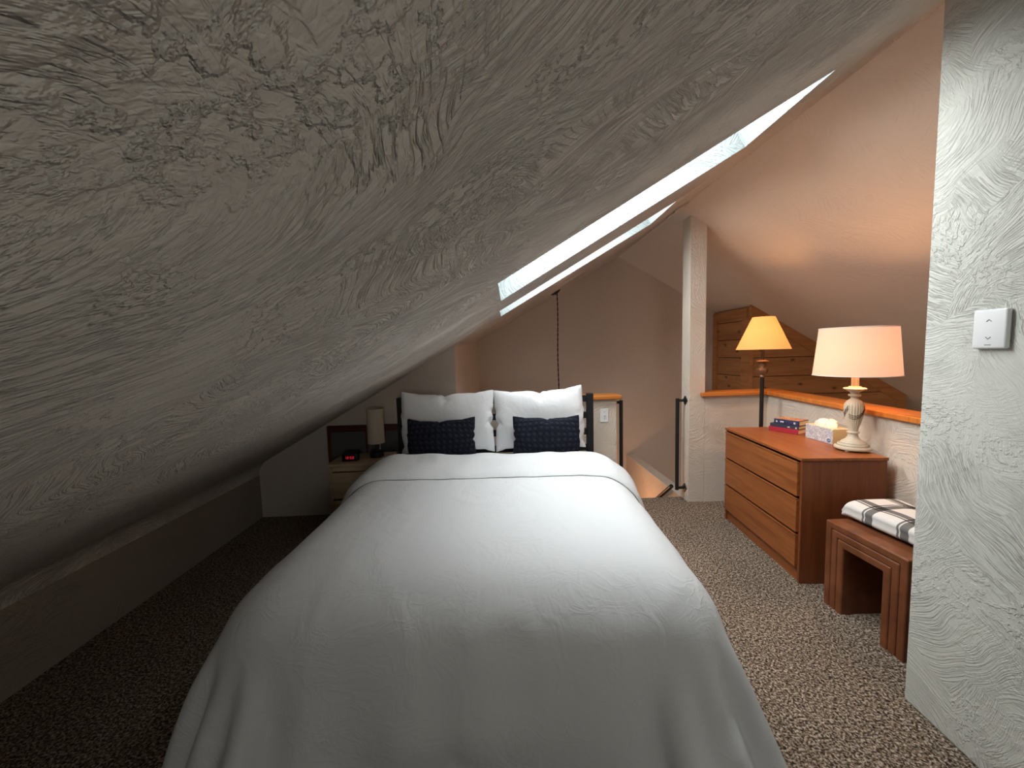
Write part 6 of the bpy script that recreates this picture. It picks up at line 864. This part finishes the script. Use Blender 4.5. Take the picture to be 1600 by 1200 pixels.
obj('lamp_shade', drum(.209, .184, zs0, zs1), shade_mat('white_linen_shade', (.60, .44, .35), (.95, .54, .38), (1.0, .66, .40), (zs0+zs1)/2-.01, .17, .36), tl, auto=40)
for r, z in ((.209, zs0), (.184, zs1)):
    mb = MB(); mb.tube([(r*math.cos(2*PI*i/64), r*math.sin(2*PI*i/64), z) for i in range(65)], .0028, 6, cap=False)
    obj('shade_trim', mb, plain('shade_edge', (.85, .70, .62), .8), tl, smooth=True)
mb = MB()
for a in (0, PI*2/3, PI*4/3):
    mb.tube([(.012*math.cos(a), .012*math.sin(a), zs1-.02), (.182*math.cos(a), .182*math.sin(a), zs1-.004)], .0018, 6)
mb.tube([(0, 0, .468), (0, 0, .50)], .006, 8); mb.tube([(0, 0, .50), (.05, 0, .56), (.05, 0, .65), (.0, 0, zs1-.02)], .0016, 6); mb.tube([(0, 0, .50), (-.05, 0, .56), (-.05, 0, .65), (.0, 0, zs1-.02)], .0016, 6)
mb.lathe([(.004, zs1-.02), (.012, zs1-.018), (.012, zs1-.012), (.004, zs1-.006)], 12)
obj('harp', mb, M['bronze'], tl)
mb = MB(); mb.lathe([(.012, .50), (.016, .52), (.030, .56), (.034, .585), (.026, .612), (.008, .624)], 20)
obj('bulb', mb, emit('warm_bulb', (1, .62, .30), 4), tl, smooth=True)

# floor lamp behind the dresser
FX, FY = 2.226, 3.215
fl = thing('floor_lamp', 'tall dark floor lamp with glowing amber cone shade behind the dresser', 'lamp', (FX, FY, 0))
mb = MB(); mb.lathe([(.125, 0), (.128, .006), (.120, .016), (.07, .030), (.03, .045), (.018, .07)], 40); obj('base', mb, M['bronze'], fl, auto=40)
mb = MB(); mb.lathe([(.0155, .06), (.0155, 1.135), (.016, 1.14), (.016, 1.15), (.012, 1.155), (.012, 1.40)], 20); obj('pole', mb, M['bronze'], fl, auto=40)
mb = MB(); mb.lathe([(.013, 1.138), (.018, 1.146), (.016, 1.156), (.014, 1.160), (.026, 1.172), (.034, 1.190), (.036, 1.204), (.033, 1.214), (.022, 1.222), (.020, 1.232), (.022, 1.246), (.018, 1.254), (.032, 1.262), (.040, 1.270), (.040, 1.274), (.020, 1.280), (.013, 1.284)], 36, mod=lambda a, z: 1.2+(.08*math.cos(6*a+z*60) if 1.165 < z < 1.216 else 0))
obj('carved_urn', mb, M['bronze_gold'], fl, auto=40)
obj('lamp_shade', drum(.198, .082, 1.372, 1.638), shade_mat('amber_paper_shade', (.62, .36, .14), (1.0, .40, .12), (1.0, .52, .14), 1.53, .17, .48), fl, auto=40)
mb = MB()
for a in (0, PI*2/3, PI*4/3):
    mb.tube([(.01*math.cos(a), .01*math.sin(a), 1.615), (.081*math.cos(a), .081*math.sin(a), 1.632)], .0016, 6)
mb.tube([(0, 0, 1.40), (.035, 0, 1.46), (.035, 0, 1.58), (0, 0, 1.615)], .0016, 6); mb.tube([(0, 0, 1.40), (-.035, 0, 1.46), (-.035, 0, 1.58), (0, 0, 1.615)], .0016, 6)
mb.lathe([(.004, 1.615), (.008, 1.63), (.009, 1.642), (.003, 1.652)], 12); obj('harp', mb, M['bronze'], fl)
mb = MB(); mb.lathe([(.012, 1.40), (.014, 1.43), (.026, 1.47), (.029, 1.49), (.022, 1.515), (.006, 1.525)], 20)
obj('bulb', mb, emit('amber_bulb', (1, .55, .22), 4), fl, smooth=True)

# books: spine faces local -x
def book(label, loc, rz, w, l, h, cov, top=None, marks=None):
    t = thing('book', label, 'book', loc, rz, 'books stacked on the dresser')
    c = .0025; mb = MB()
    mb.box(0, w, 0, l, 0, c); mb.box(0, w, 0, l, h-c, h); mb.box(-.003, c, 0, l, 0, h, .0012, 2)
    obj('cover', mb, cov, t)
    mb = MB(); mb.box(c, w-.004, .003, l-.003, c, h-c); obj('pages', mb, M['page'], t)
    if top:
        mb = MB(); mb.box(.004, w-.002, .003, l-.003, h, h+.0006); obj('printed_cover', mb, top, t)
    if marks:
        for y0, y1, z0, z1 in marks:
            mb = MB(); mb.box(-.0038, -.0028, y0, y1, z0, z1)
            obj('spine_print', mb, plain('spine_print', (.62, .60, .62), .6), t)
def cover_pat(name, a, b, s):
    k = N(name); k.base(k.ramp(k.noise(k.objc(), s, 3, .5, 1.5).outputs[0], [(.42, a), (.56, b)]), .4, .4); return k.m
# the spines run from the far left towards the near right
import_rz = math.atan2(-.10, .175)          # direction of the spines seen from above
BK = Vector((2.195, 2.745))
sd = Vector((-.42, .907)); pdv = Vector((.907, .42)); brz = math.atan2(.42, .907)
book('red hardback at the bottom of the book stack', (BK.x-.02, BK.y-.005, DH+.0005), brz, .135, .205, .034, plain('red_cloth', (.36, .022, .040), .55))
book('thin dark paperback in the middle of the book stack', (BK.x-.012, BK.y+.0, DH+.035), brz, .125, .20, .024, plain('charcoal_cover', (.035, .040, .060), .5), None, [(.012, .022, .004, .015), (.06, .075, .006, .014)])
book('navy book with orange printed front on top of the stack', (BK.x-.005, BK.y+.005, DH+.0595), brz, .125, .175, .036, cover_pat('navy_cover', (.018, .022, .065), (.035, .04, .10), 30), cover_pat('orange_cover', (.42, .14, .05), (.60, .32, .16), 26), [(.025, .037, .010, .024), (.105, .13, .013, .023), (.15, .16, .01, .022)])

# tissue box
tx = thing('tissue_box', 'marbled tissue box with a white tissue pulled up, beside the table lamp', 'tissue box', (2.160, 2.432, DH), -.04)
TL, TW, TH = .235, .112, .099
mb = MB(); mb.box(0, TW, 0, TL, 0, TH, .002)
k = N('marbled_card'); o_ = k.objc()
mr = k.noise(k.vmath('MULTIPLY', o_, (1, 1, 1.4)), 26, 4, .6, 1.6).outputs[0]
k.base(k.ramp(k.math('ABSOLUTE', k.math('SUBTRACT', mr, .5)), [(0, (.34, .33, .38)), (.05, (.62, .56, .55)), (.14, (.74, .68, .66))]), .5); 
obj('carton', mb, k.m, tx)
mb = MB(); mb.box(.002, TW-.002, -.0006, .0004, .002, TH-.002); mb.box(.002, TW-.002, TL-.0004, TL+.0006, .002, TH-.002); mb.box(.002, TW-.002, .002, TL-.002, TH-.0004, TH+.0005)
obj('plain_ends', mb, plain('lamplit_cream_card', (.66, .50, .26), .5), tx)  # warm lamp light painted into the cream of ends and top
mb = MB(); mb.tube([(-.0008, .028+.012*math.cos(a*PI/8), .022+.011*math.sin(a*PI/8)) for a in range(17)], .0022, 5, cap=False); mb.box(-.0012, .0, .018, .036, .014, .020); mb.box(-.0012, .0, .022, .040, .026, .030)
obj('blue_emblem', mb, plain('blue_print', (.10, .16, .36), .5), tx)
G = []
for j in range(17):
    row = []
    for i in range(61):
        a = 2*PI*i/60; t = j/16
        r = (.050*math.cos(t*PI/2)**.55 + .004)*(1+.12*math.sin(3*a+1)+.09*math.sin(7*a+t*3))
        fold = .010*abs(math.sin(2.5*a+t*2.2)) + .008*noise.noise((2.5*math.cos(a), 2.5*math.sin(a), t*5))
        z = TH - .004 + .046*math.sin(t*PI/2)**.8 + fold*math.sin(PI*min(1, t*.9+.1))
        row.append((TW/2 + .80*r*math.cos(a) + .006*t, TL*.50 + 1.45*r*math.sin(a) - .010*t, z))
    G.append(row)
mb = MB(); mb.grid(G); obj('tissue', mb, plain('tissue_paper', (.82, .76, .66), .9, .1), tx, smooth=True)

# ------------------------------------------------------------------ bench and blanket
bn = thing('leather_bench', 'brown leather waterfall bench with stitched channels behind the near right wall', 'bench', (1.748, 1.562, 0), -.012)
BW, BH, BD = .432, .466, .43
def ubar(o0, o1, name):
    """one padded channel of the arch between offsets o0 and o1 from its outer edge"""
    b = bmesh.new()
    path = [(o0, 0), (o0, BH-o0), (BW-o0, BH-o0), (BW-o0, 0), (BW-o1, 0), (BW-o1, BH-o1), (o1, BH-o1), (o1, 0)]
    f = [b.verts.new((0, p[0], p[1])) for p in path]; g = [b.verts.new((BD, p[0], p[1])) for p in path]
    n = len(path)
    quads = [(0, 1, 6, 7), (1, 2, 5, 6), (2, 3, 4, 5)]
    for q in quads:
        b.faces.new([f[i] for i in q]); b.faces.new([g[i] for i in q[::-1]])
    for i in range(n): b.faces.new((f[i], f[(i+1) % n], g[(i+1) % n], g[i]))
    bmesh.ops.recalc_face_normals(b, faces=b.faces[:])
    ed = [e for e in b.edges if len(e.link_faces) == 2 and e.calc_face_angle(0) > .5 and not (abs(e.verts[0].co.z) < 1e-4 and abs(e.verts[1].co.z) < 1e-4)]
    bmesh.ops.bevel(b, geom=ed, offset=.010, segments=4, affect='EDGES', profile=.6)
    mb = MB(); mb.add(b)
    obj(name, mb, M['leather'], bn, auto=50)
ubar(0, .036, 'outer_channel'); ubar(.037, .073, 'middle_channel'); ubar(.074, .112, 'inner_channel')

def blanket():
    mb = MB(); rows = []
    L0, n = .40, 26
    prof = []
    hw_, hh = .165, .054
    for i in range(44):
        a = 2*PI*i/44; c, s_ = math.cos(a), math.sin(a)
        e = .42
        prof.append((hw_*math.copysign(abs(c)**e, c), hh*math.copysign(abs(s_)**.75, s_)))
    for j in range(n+1):
        t = j/n; y = (t-.5)*L0
        endc = min(1, min(t, 1-t)/.10); k_ = .55+.45*math.sqrt(max(0, 1-(1-endc)**2))
        row = []
        for (x, z) in prof:
            nz = .006*noise.noise((x*9, y*9, z*20))
            lay = .003*math.cos(z/hh*7) if x < -.1 else 0
            zz = hh + z*k_ - (1-k_)*hh*.9 + (nz if z > 0 else 0) - .012*max(0, x/.165)*(z > 0)
            row.append((x+lay+.004*noise.noise((y*7, z*15, 1)), y, max(.001, zz)))
        rows.append(row)
    mb.grid(rows, closed=True)
    b = mb.bm; b.verts.ensure_lookup_table()
    m = len(prof)
    b.faces.new([b.verts[i] for i in range(m)][::-1]); b.faces.new([b.verts[n*m+i] for i in range(m)])
    bmesh.ops.recalc_face_normals(b, faces=b.faces[:])
    # cloth coordinates run around the fold, so the checks wrap over the edge
    L = b.loops.layers.uv.verify(); arcl = [0]
    for p, q in zip(prof, prof[1:] + prof[:1]): arcl.append(arcl[-1] + math.hypot(q[0]-p[0], q[1]-p[1]))
    for f in b.faces:
        idx = [l.vert.index % m for l in f.loops]; wrap = max(idx) == m-1 and min(idx) == 0
        for l in f.loops:
            i = l.vert.index % m
            l[L].uv = (arcl[m if (wrap and i == 0) else i], l.vert.co.y)
    return mb
bk = obj('plaid_blanket', blanket(), M['plaid'], smooth=True, uv=False)
bk.location = (2.015, 1.805, BH); bk.rotation_euler.z = .02
tag(bk, 'folded white, grey and black plaid blanket on the leather bench', 'blanket')

# ------------------------------------------------------------------ light
def lamp(name, typ, loc, energy, col, **k):
    l = bpy.data.lights.new(name, typ); l.energy = energy; l.color = col
    o = bpy.data.objects.new(name, l); COL.objects.link(o); o.location = loc
    for a, v in k.items(): setattr(l, a, v)
    return o
DAY = (.97, .985, 1.0)
for i, (p, e) in enumerate(((sky1, 37), (sky2, 32))):
    o = lamp('skylight_sun', 'AREA', p, e, DAY, shape='RECTANGLE', size=1.3, size_y=.75)
    o.rotation_euler = (0, -math.atan(.572), 0)
o = lamp('rear_fill', 'AREA', ((W3[0]+W3[1])/2, YR-.35, (W3[2]+W3[3])/2), 15.0, (1.0, .95, .88), shape='RECTANGLE', size=.6, size_y=.6)  # added fill light outside the made-up window, lifts bed foot and ceiling
o.rotation_euler = (PI/2, 0, 0)
lamp('table_lamp_bulb', 'POINT', (LX, LY, DH+.58), 38, (1, .50, .23), shadow_soft_size=.04)
lamp('floor_lamp_bulb', 'POINT', (FX, FY, 1.49), 16, (1, .46, .17), shadow_soft_size=.035)
lamp('stairwell_lamp', 'POINT', (1.22, 4.25, -.36), 6, (1, .50, .24), shadow_soft_size=.06)
lamp('lower_room_lamp', 'POINT', (3.6, 2.0, -1.4), 30, (1, .66, .42), shadow_soft_size=.2)

w = bpy.data.worlds.new('overcast'); scene.world = w; w.use_nodes = True
w.node_tree.nodes['Background'].inputs[0].default_value = (.86, .95, 1, 1)
w.node_tree.nodes['Background'].inputs[1].default_value = 1.0

# ------------------------------------------------------------------ camera
cam = bpy.data.cameras.new('camera'); co = bpy.data.objects.new('camera', cam); COL.objects.link(co)
cam.sensor_width = 36; cam.lens = 620/1600*36; cam.clip_start = .02
Rm = ((.99874835, -.02827358, .04125935), (-.04337165, -.07869171, .99595508), (-.02491245, -.99649798, -.07981949))
Mx = Matrix([(r[0], -r[1], -r[2]) for r in Rm]).to_4x4(); Mx.translation = (0, 0, 1.4)
co.matrix_world = Mx
scene.camera = co
scene.view_settings.view_transform = 'Standard'
scene.view_settings.exposure = .55
